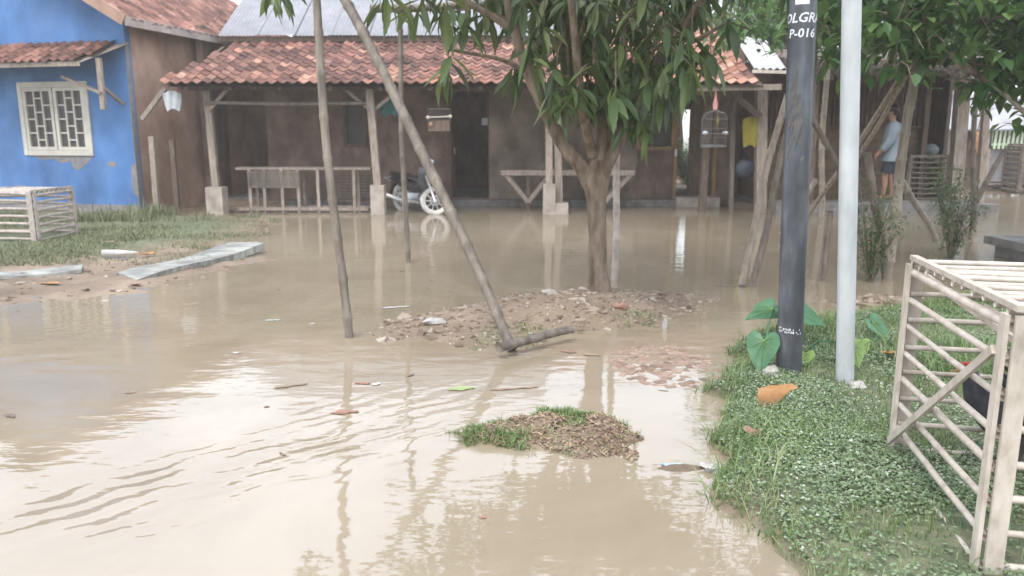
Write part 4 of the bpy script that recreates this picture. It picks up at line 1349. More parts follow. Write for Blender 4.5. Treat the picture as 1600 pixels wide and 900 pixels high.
def chicken(label, loc, rz_, s=1.0):
    t = thing('chicken', loc, label, 'chicken', 'chickens in the foreground cage')
    T = Matrix.Translation(loc) @ Matrix.Rotation(rz_, 4, 'Z') @ Matrix.Scale(s, 4)

    def W(p):
        return tuple(T @ Vector(p))
    J = [((-.02, 0, .27), .115), ((.10, 0, .28), .105), ((.17, 0, .34), .07), ((.20, 0, .41), .042), ((.215, 0, .455), .036), ((.245, 0, .47), .026),
         ((-.14, 0, .29), .085), ((-.22, 0, .33), .045), ((-.30, 0, .42), .02)]
    E_ = [(0, 1), (1, 2), (2, 3), (3, 4), (4, 5), (0, 6), (6, 7), (7, 8)]
    skinned('body', [(W(p), r * s) for p, r in J], E_, M['feather'], t)
    for sy in (-1, 1):
        b = MB().tube([W((.0, sy * .05, .2)), W((-.01, sy * .052, .13)), W((.012, sy * .052, .02))], [.03 * s, .014 * s, .009 * s], 7)
        for a in (-.5, 0, .5, PI):
            b.tube([W((.012, sy * .052, .018)), W((.012 + .06 * math.cos(a), sy * .052 + .06 * math.sin(a), .004))], [.007 * s, .004 * s], 5)
        b.build('leg', M['chick_leg'], t)
        w = MB()
        w.ball((0, 0, 0), (.13, .022, .07), 12, 8)
        w.v = [W((p[0] - .04, p[1] + sy * .105, p[2] + .29 + p[0] * .15)) for p in w.v]
        w.build('wing', M['feather'], t, True)
    b = MB()
    for q in range(7):
        a = R(35 + q * 9)
        b.bar(W((-.19, (q - 3) * .008, .33)), W((-.19 - .2 * math.cos(a), (q - 3) * .02, .33 + .2 * math.sin(a))), .035 * s, .006 * s)
    b.build('tail_feather', M['feather'], t)
    b = MB()
    for q in range(4):
        b.ball(W((.20 + q * .016, 0, .50 - abs(q - 1.5) * .006)), .012 * s, 6, 4)
    b.ball(W((.245, 0, .435)), (.01 * s, .008 * s, .018 * s), 6, 4)
    b.build('comb', M['comb'], t, True)
    MB().tube([W((.262, 0, .468)), W((.292, 0, .458))], [.010 * s, .002 * s], 6).build('beak', M['wood_ochre'], t)
    return t
chicken('black chicken standing behind the front plank inside the foreground cage', (2.28, 2.95, .10), R(8), 1.15)
chicken('black chicken with red comb at the back left of the foreground cage', (2.12, 3.06, .10), R(172), .95)


# ------------------------------------------------------------------ person
def person(loc):
    t = thing('person', loc, 'person in loose pale blue shirt and dark shorts, seen side on in the shed', 'person')
    T = Matrix.Translation(loc) @ Matrix.Rotation(R(158), 4, 'Z')  # local +X is the way the person faces

    def W(p):
        return tuple(T @ Vector(p))
    J = [((0, 0, .93), .135), ((.0, 0, 1.12), .125), ((.01, 0, 1.32), .145), ((.0, 0, 1.46), .09), ((.03, 0, 1.55), .055), ((.05, 0, 1.62), .075), ((.055, 0, 1.70), .098), ((.045, 0, 1.78), .07)]
    E_ = [(0, 1), (1, 2), (2, 3), (3, 4), (4, 5), (5, 6), (6, 7)]
    def chain(start, items):
        prev = start
        for p, r in items:
            J.append((p, r)); E_.append((prev, len(J) - 1)); prev = len(J) - 1
        return prev
    for sy in (-1, 1):
        fwd = .10 if sy == 1 else -.06
        ank = chain(0, [((0.01, sy * .09, .86), .10), ((.03 + fwd * .5, sy * .10, .50), .062), ((.0 + fwd * .7, sy * .10, .32), .055), ((-.02 + fwd, sy * .10, .09), .036), ((.0 + fwd, sy * .10, .04), .036), ((.13 + fwd, sy * .11, .03), .03), ((.18 + fwd, sy * .11, .025), .02)])
        h = chain(3, [((.0, sy * .17, 1.44), .062), ((.03, sy * .23, 1.20), .045), ((.16, sy * .22, 1.0), .036), ((.22, sy * .21, .93), .028), ((.26, sy * .21, .885), (.016, .036))])
        # five fingers: four curled, a thumb from the side of the palm
        for q, (dy, ln) in enumerate(((-.026, .075), (-.009, .085), (.009, .08), (.026, .062))):
            chain(h, [((.285, sy * .21 + dy, .85), .0085), ((.285, sy * .21 + dy, .85 - ln * .55), .0085), ((.27, sy * .21 + dy, .85 - ln), .0075)])
        chain(h - 1, [((.26, sy * .21 - sy * .035, .905), .011), ((.285, sy * .21 - sy * .045, .865), .009)])
    skinned('body', [(W(p), r) for p, r in J], E_, M['skin'], t)
    # nose, ears
    b = MB()
    b.ball(W((.152, 0, 1.69)), (.018, .014, .02), 8, 6)
    for sy in (-1, 1):
        b.ball(W((.045, sy * .098, 1.695)), (.018, .012, .03), 8, 6)
    b.build('face_features', M['skin'], t, True)
    b = MB()
    for sy in (-1, 1):
        b.ball(W((.138, sy * .034, 1.715)), .011, 8, 6)
    b.ball(W((.140, 0, 1.645)), (.008, .022, .006), 8, 4)
    b.build('eyes_and_mouth', M['hair'], t, True)
    # hair cap
    b = MB().ball((0, 0, 0), (.118, .112, .12), 14, 10, .03)
    b.v = [W((p[0] + .035, p[1], p[2] + 1.745)) if (p[2] > -.02 or p[0] < -.01) else W((p[0] * .7 + .03, p[1] * .75, max(p[2], -.03) + 1.745)) for p in b.v]
    b.build('hair', M['hair'], t, True)
    # shirt: rings hung from the shoulders, loose at the hem
    def rings(rs, n=20, wav=.0):
        vs, fs = [], []
        for j, (cx, cy, z, rx, ry) in enumerate(rs):
            for i in range(n):
                a = 2 * PI * i / n
                q = 1 + wav * math.sin(5 * a + j) * j / len(rs)
                vs.append(W((cx + rx * math.cos(a) * q, cy + ry * math.sin(a) * q, z)))
        for j in range(len(rs) - 1):
            for i in range(n):
                fs.append((j * n + i, j * n + (i + 1) % n, (j + 1) * n + (i + 1) % n, (j + 1) * n + i))
        return MB().add(vs, fs)
    rings([(.0, 0, 1.53, .07, .075), (-.005, 0, 1.51, .10, .15), (-.01, 0, 1.46, .135, .215), (-.01, 0, 1.36, .165, .23), (0, 0, 1.2, .175, .215), (0, 0, 1.02, .18, .21), (-.01, 0, .86, .195, .22), (-.015, 0, .76, .205, .225)], 22, .06).build('shirt', M['shirt'], t, True)
    for sy in (-1, 1):
        b = MB().tube([W(p) for p in ((-.01, sy * .14, 1.47), (.0, sy * .21, 1.40), (.03, sy * .245, 1.22), (.09, sy * .245, 1.1), (.17, sy * .22, .99))], [.09, .098, .086, .076, .066], 14, False)
        b.build('sleeve', M['shirt'], t, True)
    b = rings([(0, 0, .98, .15, .16), (0, 0, .86, .16, .17), (0, 0, .78, .165, .175)], 18)
    for sy in (-1, 1):
        fwd = .10 if sy == 1 else -.06
        b.tube([W((0.005, sy * .075, .84)), W((.02 + fwd * .2, sy * .09, .68)), W((.03 + fwd * .4, sy * .10, .52))], [.115, .108, .105], 14, False)
    b.build('shorts', M['shorts'], t, True)
    return t
person((7.56, 15.55, .28))

# ------------------------------------------------------------------ motorbike
def motorbike():
    F_ = Vector((-1.53, 15.3, .27))       # front hub
    Rr = Vector((-2.32, 16.15, .27))      # rear hub
    d = (F_ - Rr); d.z = 0; d.normalize()
    sd = Vector((-d.y, d.x, 0))
    t = thing('motorbike', (-1.95, 15.75, 0), 'dark parked motorbike with pale mud coated wheels under the veranda', 'motorbike')
    UPV = Vector((0, 0, 1))

    def wheel(c, ax, R_, nm):
        ax = ax.normalized()
        a = ax.cross(UPV).normalized()
        b_ = a.cross(ax).normalized()
        w = MB()
        n = 40
        prof = [(R_ - .075, -.02), (R_ - .06, -.03), (R_ - .03, -.036), (R_ - .006, -.022), (R_, 0), (R_ - .006, .022), (R_ - .03, .036), (R_ - .06, .03), (R_ - .075, .02)]
        vs, fs = [], []
        for i in range(n):
            th = 2 * PI * i / n
            e = a * math.cos(th) + b_ * math.sin(th)
            vs += [c + e * q[0] + ax * q[1] for q in prof]
        k = len(prof)
        for i in range(n):
            for j in range(k):
                fs.append((i * k + j, ((i + 1) % n) * k + j, ((i + 1) % n) * k + (j + 1) % k, i * k + (j + 1) % k))
        hub = MB().tube([c - ax * .05, c + ax * .05], .045, 14)
        wh = hub.build(nm, M['chrome'], t, True)
        w.add(vs, fs)
        w.build('tyre', M['rubber'], wh, True)
        r_ = MB()
        vs, fs = [], []
        for i in range(n):
            th = 2 * PI * i / n
            e = a * math.cos(th) + b_ * math.sin(th)
            vs += [c + e * q + ax * s_ for q, s_ in ((R_ - .075, -.022), (R_ - .075, .022), (R_ - .098, .016), (R_ - .098, -.016))]
        for i in range(n):
            for j in range(4):
                fs.append((i * 4 + j, ((i + 1) % n) * 4 + j, ((i + 1) % n) * 4 + (j + 1) % 4, i * 4 + (j + 1) % 4))
        r_.add(vs, fs)
        for i in range(10):
            th = 2 * PI * i / 10
            e = a * math.cos(th) + b_ * math.sin(th)
            r_.bar(c + e * .04, c + e * (R_ - .09), .014, .022, tuple(ax))
        # brake disc ring
        for rad, wd in ((.105, .03),):
            vs, fs = [], []
            for i in range(n):
                th = 2 * PI * i / n
                e = a * math.cos(th) + b_ * math.sin(th)
                vs += [c + e * (rad - wd) - ax * .03, c + e * rad - ax * .03]
            for i in range(n):
                fs.append((2 * i, 2 * i + 1, 2 * ((i + 1) % n) + 1, 2 * ((i + 1) % n)))
            r_.add(vs, fs)
        r_.build('rim', M['rim'], wh)
        return wh
    fax = Vector((.12, -1, 0))
    fdir = Vector((1, .12, 0)).normalized()
    wheel(F_, fax, .29, 'wheel')
    wheel(Rr, sd, .29, 'wheel')
    hd = F_ - fdir * .17 + UPV * .50        # steering head
    for s_ in (-1, 1):
        MB().tube([F_ + fax.normalized() * .06 * s_, hd + fax.normalized() * .06 * s_], [.018, .024], 10).build('fork', M['chrome'], t, True)
    # front mudguard
    b = MB()
    n = 12
    vs, fs = [], []
    fa = fax.normalized()
    for i in range(n + 1):
        th = R(25 + i * 130 / n)
        e = fdir * math.cos(th) + UPV * math.sin(th)
        for s_ in (-.06, -.035, .035, .06):
            vs.append(F_ + e * (.325 if abs(s_) < .05 else .30) + fa * s_)
    for i in range(n):
        for j in range(3):
            fs.append((i * 4 + j, i * 4 + j + 1, (i + 1) * 4 + j + 1, (i + 1) * 4 + j))
    b.add(vs, fs).build('mudguard', M['bike_black'], t, True)
    # leg shield and pale nose panel
    def P(f, s_, z):
        return Rr + d * f + sd * s_ + UPV * (z - .27)
    W_ = (F_ - Rr).length
    b = MB()
    L_ = [(W_ - .22, .50), (W_ - .26, .62), (W_ - .30, .80), (W_ - .33, .92)]
    wd = [.10, .17, .15, .09]
    for k in range(3):
        (f0, z0), (f1, z1) = L_[k], L_[k + 1]
        for s_ in (-1, 1):
            b.add([P(f0 + .05, 0, z0), P(f0 - .05, s_ * wd[k], z0), P(f1 - .05, s_ * wd[k + 1], z1), P(f1 + .06, 0, z1)], [(0, 1, 2, 3)])
    b.build('leg_shield', M['bike_black'], t, True)
    b = MB()
    c = hd + fdir * .03 + UPV * .1
    b.add([c + fa * -.12 + UPV * .12, c + fa * .1 + UPV * .12, c + fa * .07 - UPV * .1 + fdir * .05, c - fa * .03 - UPV * .14 + fdir * .06, c + fdir * .09 + UPV * .05], [(0, 1, 4), (1, 2, 4), (2, 3, 4), (3, 0, 4)])
    b.add([c + fa * .04 - UPV * .12 + fdir * .02, c + fa * .13 - UPV * .05 - fdir * .02, c + fa * .10 - UPV * .28 + fdir * .06], [(0, 1, 2)])
    b.build('nose_panel', M['bike_grey'], t)
    MB().ball(tuple(c + fdir * .08 + UPV * .16), (.06, .05, .055), 12, 8).build('headlight', M['bike_grey'], t, True)
    # handlebar, mirrors
    hb = c + UPV * .2 - fdir * .05
    h = MB().tube([hb - fa * .33 - fdir * .1 + UPV * .04, hb - fa * .12, hb + fa * .12, hb + fa * .33 - fdir * .1 + UPV * .04], .014, 8).build('handlebar', M['bike_black'], t, True)
    for s_ in (-1, 1):
        m_ = MB().tube([hb + fa * .26 * s_, hb + fa * .30 * s_ + UPV * .2], .007, 6)
        m_.ball(tuple(hb + fa * .31 * s_ + UPV * .23), (.055, .015, .035), 10, 6)
        m_.build('mirror', M['bike_black'], h, True)
    # body, seat, tail, engine, exhaust
    b = MB()
    secs = [(-.32, .66, .03, .05), (-.1, .63, .10, .10), (.2, .56, .12, .13), (.5, .50, .09, .12), (.8, .55, .07, .14), (W_ - .22, .62, .07, .15)]
    n = 12
    vs, fs = [], []
    for f, z, hw, hh in secs:
        for i in range(n):
            a = 2 * PI * i / n
            vs.append(P(f, hw * math.cos(a), z + hh * math.sin(a)))
    for j in range(len(secs) - 1):
        for i in range(n):
            fs.append((j * n + i, j * n + (i + 1) % n, (j + 1) * n + (i + 1) % n, (j + 1) * n + i))
    b.add(vs, fs).build('body', M['bike_black'], t, True)
    b = MB()
    vs, fs = [], []
    for f, z, hw in ((-.3, .80, .07), (-.05, .79, .12), (.25, .76, .13), (.5, .73, .10), (.62, .74, .05)):
        vs += [P(f, -hw, z - .06), P(f, -hw * .8, z), P(f, hw * .8, z), P(f, hw, z - .06)]
    for j in range(4):
        for i in range(3):
            fs.append((j * 4 + i, j * 4 + i + 1, (j + 1) * 4 + i + 1, (j + 1) * 4 + i))
    b.add(vs, fs).build('seat', M['bike_black'], t, True)
    MB().tube([P(.25, 0, .3), P(.7, 0, .32)], [.10, .085], 12).build('engine', M['bike_grey'], t, True)
    MB().tube([P(.75, -.12, .22), P(.3, -.14, .22), P(-.35, -.15, .32)], [.025, .04, .05], 10).build('exhaust', M['chrome'], t, True)
    MB().tube([P(-.15, -.16, .62), P(-.4, -.13, .68), P(-.4, .13, .68), P(-.15, .16, .62)], .012, 6).build('grab_rail', M['chrome'], t)
    MB().bar(P(-.25, 0, .55), P(-.36, 0, .3), .12, .02).build('rear_mudguard', M['bike_black'], t)
motorbike()

# ------------------------------------------------------------------ furniture under the veranda
t = thing('bamboo_bench', (-4.2, 15.9, 0), 'bamboo bench with slatted back, left of the motorbike under the veranda', 'bench')
MB().box((-4.22, 15.9, .885), (2.72, .5, .05)).build('top', M['wood'], t)
MB().box((-4.25, 15.66, .075), (2.65, .08, .06)).build('foot_rail', M['wood'], t)
MB().box((-4.25, 16.14, .075), (2.65, .08, .06)).build('foot_rail', M['wood'], t)
for x in (-5.31, -5.02, -4.66, -4.33, -3.93, -3.2):
    MB().bar((x, 15.68, -.16), (x, 15.68, .86), .06, .06, (0, 1, 0)).build('leg', M['wood'], t)
for x in (-5.31, -4.33, -3.2):
    MB().bar((x, 16.12, -.16), (x, 16.12, .86), .06, .06, (0, 1, 0)).build('leg', M['wood'], t)
for i in range(8):
    MB().bar((-5.34, 15.64, .52 + i * .043), (-4.30, 15.64, .52 + i * .043), .012, .03).build('slat', M['bamboo'], t)
for i in range(9):
    MB().bar((-3.6, 16.18, .2 + i * .065), (-2.95, 16.18, .2 + i * .065), .012, .035).build('slat', M['bamboo_dark'], t)

t = thing('wooden_table', (1.15, 16.5, 0), 'rough wooden table with V shaped braces behind the mango trunk', 'table')
MB().box((1.16, 16.5, .78), (2.8, .62, .11)).build('top', M['wood'], t)
for x0, x1, x2 in ((-.12, .34, .78), (2.48, 1.95, 1.5)):
    for y in (16.25, 16.75):
        MB().bar((x0, y, .73), (x1, y, .16), .09, .05, (0, 1, 0)).build('brace', M['wood'], t)
        MB().bar((x2, y - .005, .73), (x1, y - .005, .16), .09, .05, (0, 1, 0)).build('brace', M['wood'], t)
        MB().bar((x1, y + .05, -.16), (x1, y + .05, .73), .08, .06, (0, 1, 0)).build('leg', M['wood_dark'], t)

# bird cages
t = thing('bird_cage', (3.84, 14.9, 1.34), 'wire bird cage with arched top and pink hook, hanging from the eave', 'bird cage')
b = MB()
cx, cy = 3.84, 14.9
for (x, y) in [(cx + .24 * math.cos(q), cy + .2 * math.sin(q)) for q in [2 * PI * i / 28 for i in range(28)]]:
    b.tube([(x, y, 1.34), (x, y, 1.84), (cx + (x - cx) * .8, cy + (y - cy) * .8, 1.95), (cx, cy, 2.02)], .0035, 4, False)
for z in (1.5, 1.66, 1.84):
    b.tube([(cx + .24 * math.cos(q), cy + .2 * math.sin(q), z) for q in [2 * PI * i / 28 for i in range(29)]], .006, 5, False)
b.build('bars', M['wire'], t)
bb = MB()
for z, hh in ((1.345, .05),):
    bb.tube([(cx, cy, z - hh / 2), (cx, cy, z + hh / 2)], [.245, .245], 24)
bb.build('base', M['wire'], t)
MB().tube([(cx, cy, 2.02), (cx, cy, 2.12), (cx, cy, 2.2), (cx, cy, 2.40)], [.035, .05, .03, .008], 10).build('hook', M['cage_pink'], t, True)
for s_ in (-1, 1):
    MB().ball((cx + s_ * .19, cy - .1, 1.585), (.055, .05, .04), 10, 8).build('feed_cup', M['cloth_pale'], t, True)
MB().tube([(cx - .2, cy, 1.57), (cx + .2, cy, 1.57)], .012, 6).build('perch', M['bamboo'], t)
b = MB()
b.ball((cx + .04, cy - .08, 1.79), (.03, .03, .055), 10, 8); b.ball((cx + .035, cy - .085, 1.86), .022, 10, 8)
b.tube([(cx + .04, cy - .08, 1.75), (cx + .045, cy - .07, 1.66)], [.02, .008], 6)
tag(b.build('small_bird', M['cloth_yellow'], smooth=True), 'tiny yellow bird inside the hanging wire cage', 'bird')
t = thing('bird_cage', (-1.38, 14.95, 1.62), 'small dark box cage with pale perch ends, hanging above the motorbike', 'bird cage')
MB().box((-1.38, 14.95, 1.72), (.4, .3, .2)).build('box', M['wood_dark'], t)
b = MB()
for i in range(9):
    x = -1.58 + i * .05
    for y in (14.8, 15.1):
        b.tube([(x, y, 1.82), (x, y, 2.02)], .004, 4)
b.build('bars', M['wire'], t)['kind'] = 'stuff'
b = MB().tube([(-1.6, 14.78, 1.87), (-1.14, 14.78, 1.89)], .014, 6)
b.ball((-1.58, 14.78, 1.87), .035, 8, 6); b.ball((-1.16, 14.78, 1.89), .035, 8, 6)
b.build('perch', M['cane'], t)
MB().ball((-1.53, 14.78, 1.74), (.045, .03, .045), 8, 6).build('feed_cup', M['pink_leaf'], t, True)
MB().box((-1.38, 14.95, 2.03), (.42, .32, .02)).build('lid', M['wood_dark'], t)
MB().tube([(-1.38, 14.95, 2.03), (-1.38, 15.0, 2.44)], .006, 5).build('hook', M['wire'], t)

# cloths and bags
def cloth(name, c, w, h, m, label, cat, amp=.02):
    b = MB()
    n, k = 10, 8
    vs = []
    for off in (0, .012):
        for j in range(k + 1):
            for i in range(n + 1):
                u_, v_ = i / n - .5, j / k
                vs.append((c[0] + u_ * w * (1 - .3 * v_ ** 2), c[1] + amp * math.sin(u_ * 14 + v_ * 2) * (1 - .5 * v_) + off, c[2] - v_ * h + .03 * math.cos(u_ * 5)))
    fs = []
    s0 = (n + 1) * (k + 1)
    for q in (0, s0):
        for j in range(k):
            for i in range(n):
                a = q + j * (n + 1) + i
                fs.append((a, a + 1, a + n + 2, a + n + 1))
    b.add(vs, fs)
    return tag(b.build(name, M[m], smooth=True), label, cat)
cloth('hanging_cloth', (4.72, 15.5, 1.88), .34, .55, 'cloth_yellow', 'yellow cloth hanging between the posts at the right end of the veranda', 'cloth')
cloth('hanging_cloth', (-2.42, 15.6, 2.22), .42, .3, 'cloth_teal', 'teal cloth hanging beside the veranda post left of the motorbike', 'cloth')
cloth('hanging_cloth', (-6.55, 15.22, 2.36), .34, .34, 'cloth_pale', 'pale cloth hanging under the left corner of the veranda roof', 'cloth', .03)
b = MB().ball((4.72, 15.75, .88), (.2, .14, .19), 14, 10, .07)
b.tube([(4.62, 15.75, 1.02), (4.7, 15.75, 1.2), (4.8, 15.75, 1.02)], .015, 6)
tag(b.build('carrier_bag', M['cloth_navy'], smooth=True), 'dark navy bag hanging below the yellow cloth', 'bag')
b = MB().ball((8.85, 16.5, 1.24), (.16, .14, .13), 14, 10, .05)
tag(b.build('bundle', mat('dull_teal_bundle', [(.10, .13, .14), (.17, .20, .21)], 6, .8, .4, 40, .003), smooth=True), 'dull rounded bundle on top of the crate in the shed', 'bundle')

# ------------------------------------------------------------------ grass and ground cover
def scatter(n, x0, x1, y0, y1, test):
    X, Y = RNG.uniform(x0, x1, n), RNG.uniform(y0, y1, n)
    Z = terrain(X, Y)
    k = test(X, Y, Z)
    return np.stack([X, Y, Z - .004], 1)[k]


# right bank: tufted grass, denser at the water's edge, low leafy cover between
P = scatter(230000, .7, 5.2, 1.6, 7.6, lambda X, Y, Z: (Z > .0) & (seg_dist(X, Y, BANK_R) > -.12) & (RNG.random(len(X)) < np.clip(.10 + 1.3 * np.clip(vnoise(X, Y, 2.6, 31), 0, 1) + .75 * np.exp(-np.clip(seg_dist(X, Y, BANK_R), 0, 9) * 2.6), 0, 1) * np.where(Y < 3.1, .3, 1)))
edge = np.exp(-np.clip(seg_dist(P[:, 0], P[:, 1], BANK_R), 0, 9) * 2.5)
h = RNG.gamma(5, .0065, len(P)) * (1 + .6 * edge) + .008
o = link('grass', blades_mesh('grass', M['grass'], P, h, RNG.uniform(.003, .0065, len(P)), RNG.uniform(.2, 1.1, len(P))))
tag(o, 'green grass on the bank around the two posts', 'grass', kind='stuff')
P = scatter(270000, .7, 5.2, 1.6, 6.6, lambda X, Y, Z: (Z > .02) & (seg_dist(X, Y, BANK_R) > -.05) & (RNG.random(len(X)) < np.clip(.6 + 1.9 * vnoise(X, Y, 2.0, 33) + .8 * vnoise(X, Y, 6.0, 34), .04, 1)))
P[:, 2] += RNG.uniform(.006, .035, len(P))
pale = np.where(RNG.random(len(P)) < np.clip(.08 + .55 * np.exp(-((P[:, 1] - 2.5) / 1.0) ** 2) * (.5 + 1.6 * np.clip(vnoise(P[:, 0], P[:, 1], 3, 60) + .3, 0, 1)), 0, 1), RNG.uniform(.8, 1, len(P)), RNG.uniform(0, .7, len(P)))  # near-white leaves gather at the near end, whitish glare put into their colour
o = link('ground_cover', tiny_leaf_mesh('ground_cover', M['clover'], P, RNG.uniform(0, 2 * PI, len(P)), RNG.uniform(-.2, .7, len(P)), RNG.uniform(.010, .024, len(P)), RNG.uniform(.008, .016, len(P)), pale))
tag(o, 'low small leaved ground cover between the grass tufts on the right bank', 'ground cover', kind='stuff')
# long arching blades over the water's edge
P = scatter(9000, .8, 2.6, 2.3, 6.2, lambda X, Y, Z: (Z > -.02) & (np.abs(seg_dist(X, Y, BANK_R) - .08) < .13) & (RNG.random(len(X)) < np.clip(.3 + 1.6 * vnoise(X, Y, 4, 80), .03, .9)))
o = link('edge_grass', blades_mesh('edge_grass', M['grass'], P, RNG.gamma(4, .022, len(P)) + .02, RNG.uniform(.004, .008, len(P)), RNG.uniform(.7, 2.0, len(P)), RNG.uniform(.05, .6, len(P))))
tag(o, 'longer arching grass hanging over the edge of the right bank', 'grass', kind='stuff')
# taller grass round the foot of the posts
P = scatter(26000, 1.2, 4.2, 4.3, 6.6, lambda X, Y, Z: (Z > .0) & (seg_dist(X, Y, BANK_R) > -.05) & (RNG.random(len(X)) < np.clip(.3 + 1.6 * vnoise(X, Y, 1.8, 35), 0, 1)))
o = link('tall_grass', blades_mesh('tall_grass', M['grass'], P, RNG.uniform(.06, .17, len(P)), RNG.uniform(.004, .009, len(P)), RNG.uniform(.3, 1.3, len(P)), RNG.uniform(0, .7, len(P))))
tag(o, 'taller green grass behind the posts', 'grass', kind='stuff')
# left bank
P = scatter(120000, -11, -3.6, 8.6, 16, lambda X, Y, Z: (Z > -.012) & (Y > 8.9) & (RNG.random(len(X)) < np.clip(.24 + 1.9 * vnoise(X, Y, 1.2, 36), 0.05, 1)) & ~((X > -8.5) & (X < -6.85) & (Y > 11) & (Y < 12)))
o = link('left_grass', blades_mesh('left_grass', M['grass_pale'], P, RNG.gamma(3, .014, len(P)) + .015, RNG.uniform(.006, .014, len(P)), RNG.uniform(.3, 1.4, len(P))))
tag(o, 'pale green grass on the low bank before the blue house', 'grass', kind='stuff')
# weeds at the wall of the blue house
P = scatter(9000, -8.4, -4.6, 13.6, 15.5, lambda X, Y, Z: (Z > -.02) & (RNG.random(len(X)) < np.clip(.05 + 2.2 * vnoise(X, Y, 1.6, 70), 0, .8)))
o = link('weeds', blades_mesh('weeds', M['grass_pale'], P, RNG.gamma(3, .045, len(P)) + .03, RNG.uniform(.01, .02, len(P)), RNG.uniform(.2, .9, len(P))))
tag(o, 'darker weeds below the leaning plank', 'weeds', kind='stuff')
# small heap in the foreground: dry roots, clods, fresh rim
P = scatter(26000, -.3, .75, 3.35, 4.15, lambda X, Y, Z: Z > .0)
q = RNG.random(len(P)) < .16
o = link('dry_roots', leaf_mesh('dry_roots', M['dry_leaf'], P[q] + np.array([0, 0, .008]), RNG.uniform(0, 2 * PI, q.sum()), RNG.uniform(-.5, .6, q.sum()), RNG.uniform(.015, .05, q.sum()), RNG.uniform(.004, .014, q.sum()), droop=.2))
tag(o, 'dry roots and dead leaves covering the small heap in the water', 'dead leaves', kind='stuff')
P = scatter(40000, -.35, .68, 3.45, 4.2, lambda X, Y, Z: (Z > -.012) & (Z < .05) & (RNG.random(len(X)) < np.clip(-.05 + .45 * np.abs(X - .15) + 1.7 * vnoise(X, Y, 5, 40) + .5 * (Y > 3.85), .02, 1)))
o = link('heap_grass', blades_mesh('heap_grass', M['grass'], P, RNG.uniform(.015, .055, len(P)), RNG.uniform(.003, .007, len(P)), RNG.uniform(.2, 1.2, len(P)), RNG.uniform(0, .8, len(P))))
tag(o, 'short grass round the rim of the small heap in the water', 'grass', kind='stuff')
P = scatter(2600, -.3, 1.5, 5.3, 6.6, lambda X, Y, Z: (Z > -.01) & (Z < .05) & (vnoise(X, Y, 3, 44) > .08))
o = link('mound_grass', blades_mesh('mound_grass', M['grass'], P, RNG.uniform(.02, .07, len(P)), RNG.uniform(.004, .008, len(P)), RNG.uniform(.2, 1.2, len(P))))
tag(o, 'sparse green sprigs at the foot of the rubble heap', 'grass', kind='stuff')


# rubble
def chips(name, P, s0, s1, m, label, cat):
    b = MB()
    for p in P:
        s = random.uniform(s0, s1)
        rot = Euler((random.uniform(-.4, .4), random.uniform(-.4, .4), random.uniform(0, 6.3))).to_matrix()
        sz = (s * random.uniform(.7, 1.4), s * random.uniform(.5, 1), s * random.uniform(.2, .5))
        vs = [rot @ Vector((x * sz[0] / 2 * random.uniform(.6, 1.1), y * sz[1] / 2 * random.uniform(.6, 1.1), z * sz[2] / 2)) + Vector(p) for z in (-1, 1) for y in (-1, 1) for x in (-1, 1)]
        b.add(vs, [(0, 2, 3, 1), (4, 5, 7, 6), (0, 1, 5, 4), (2, 6, 7, 3), (0, 4, 6, 2), (1, 3, 7, 5)], random.random() ** .8)
    return tag(b.build(name, m), label, cat, kind='stuff')
P = scatter(6500, -1.3, 2.0, 5.3, 7.7, lambda X, Y, Z: (Z > -.02) & (RNG.random(len(X)) < .62))
chips('rubble', P, .008, .05, M['rubble'], 'crumbled earth, stone chips and litter on the heap under the mango tree', 'rubble')
P = scatter(700, -1.3, 2.0, 5.3, 7.7, lambda X, Y, Z: (Z > -.02) & (RNG.random(len(X)) < .12))
chips('rubble', P, .05, .11, M['rubble'], 'larger clods and broken pieces on the heap under the mango tree', 'rubble')
P = scatter(5200, -.25, .72, 3.4, 4.1, lambda X, Y, Z: (Z > -.004) & (RNG.random(len(X)) < .6))
chips('clods', P, .005, .03, M['clod'], 'brown clods on the small heap in the foreground water', 'clods')
P = scatter(900, -6.5, -3.2, 6.2, 9.8, lambda X, Y, Z: (Z > -.02) & (RNG.random(len(X)) < .33))
chips('litter_bits', P, .02, .08, M['rubble'], 'scattered litter and chips on the grey mud at left', 'litter')
P = scatter(420, 2.9, 4.3, 6.45, 7.4, lambda X, Y, Z: (Z > -.01) & (RNG.random(len(X)) < .7))
chips('litter_bits', P, .03, .10, M['rubble'], 'litter heap between the white post and the cage', 'litter')
P = scatter(500, 10.2, 17, 21.3, 23, lambda X, Y, Z: Z > .0)
chips('pebbles', P, .06, .2, M['rubble'], 'pebbly far bank at the right edge', 'pebbles')

# sunken brick pieces just under the surface
bp_ = link('brick_paving', None) if False else bpy.data.objects.new('sunken_bricks', None)
COL.objects.link(bp_)
bp_.location = (1.03, 4.98, -.03)
tag(bp_, 'patch of reddish broken brick just under the water left of the posts', 'bricks')
bb = MB()
bb.add([(-.05, -.03, -.02), (.055, -.028, -.02), (.048, .03, -.02), (-.05, .033, -.02), (-.047, -.028, .0), (.05, -.025, .0), (.045, .027, .0), (-.045, .03, .0)], [(0, 3, 2, 1), (4, 5, 6, 7), (0, 1, 5, 4), (1, 2, 6, 5), (2, 3, 7, 6), (3, 0, 4, 7)])
BM_ = bb.mesh('brick', M['brick'])
bed = MB()
n = 30
bed.add([(1.03, 4.98, .003)] + [(1.03 + (.37 + .03 * math.sin(7 * t) + .02 * math.sin(13 * t)) * math.cos(t), 4.98 + (.5 + .04 * math.sin(5 * t) + .03 * math.sin(11 * t)) * math.sin(t), -.012) for t in [2 * PI * i / n for i in range(n)]], [(0, 1 + i, 1 + (i + 1) % n) for i in range(n)])
bed.build('brick_dust', M['brick'], bp_)
k = 0
rb = random.Random(5)
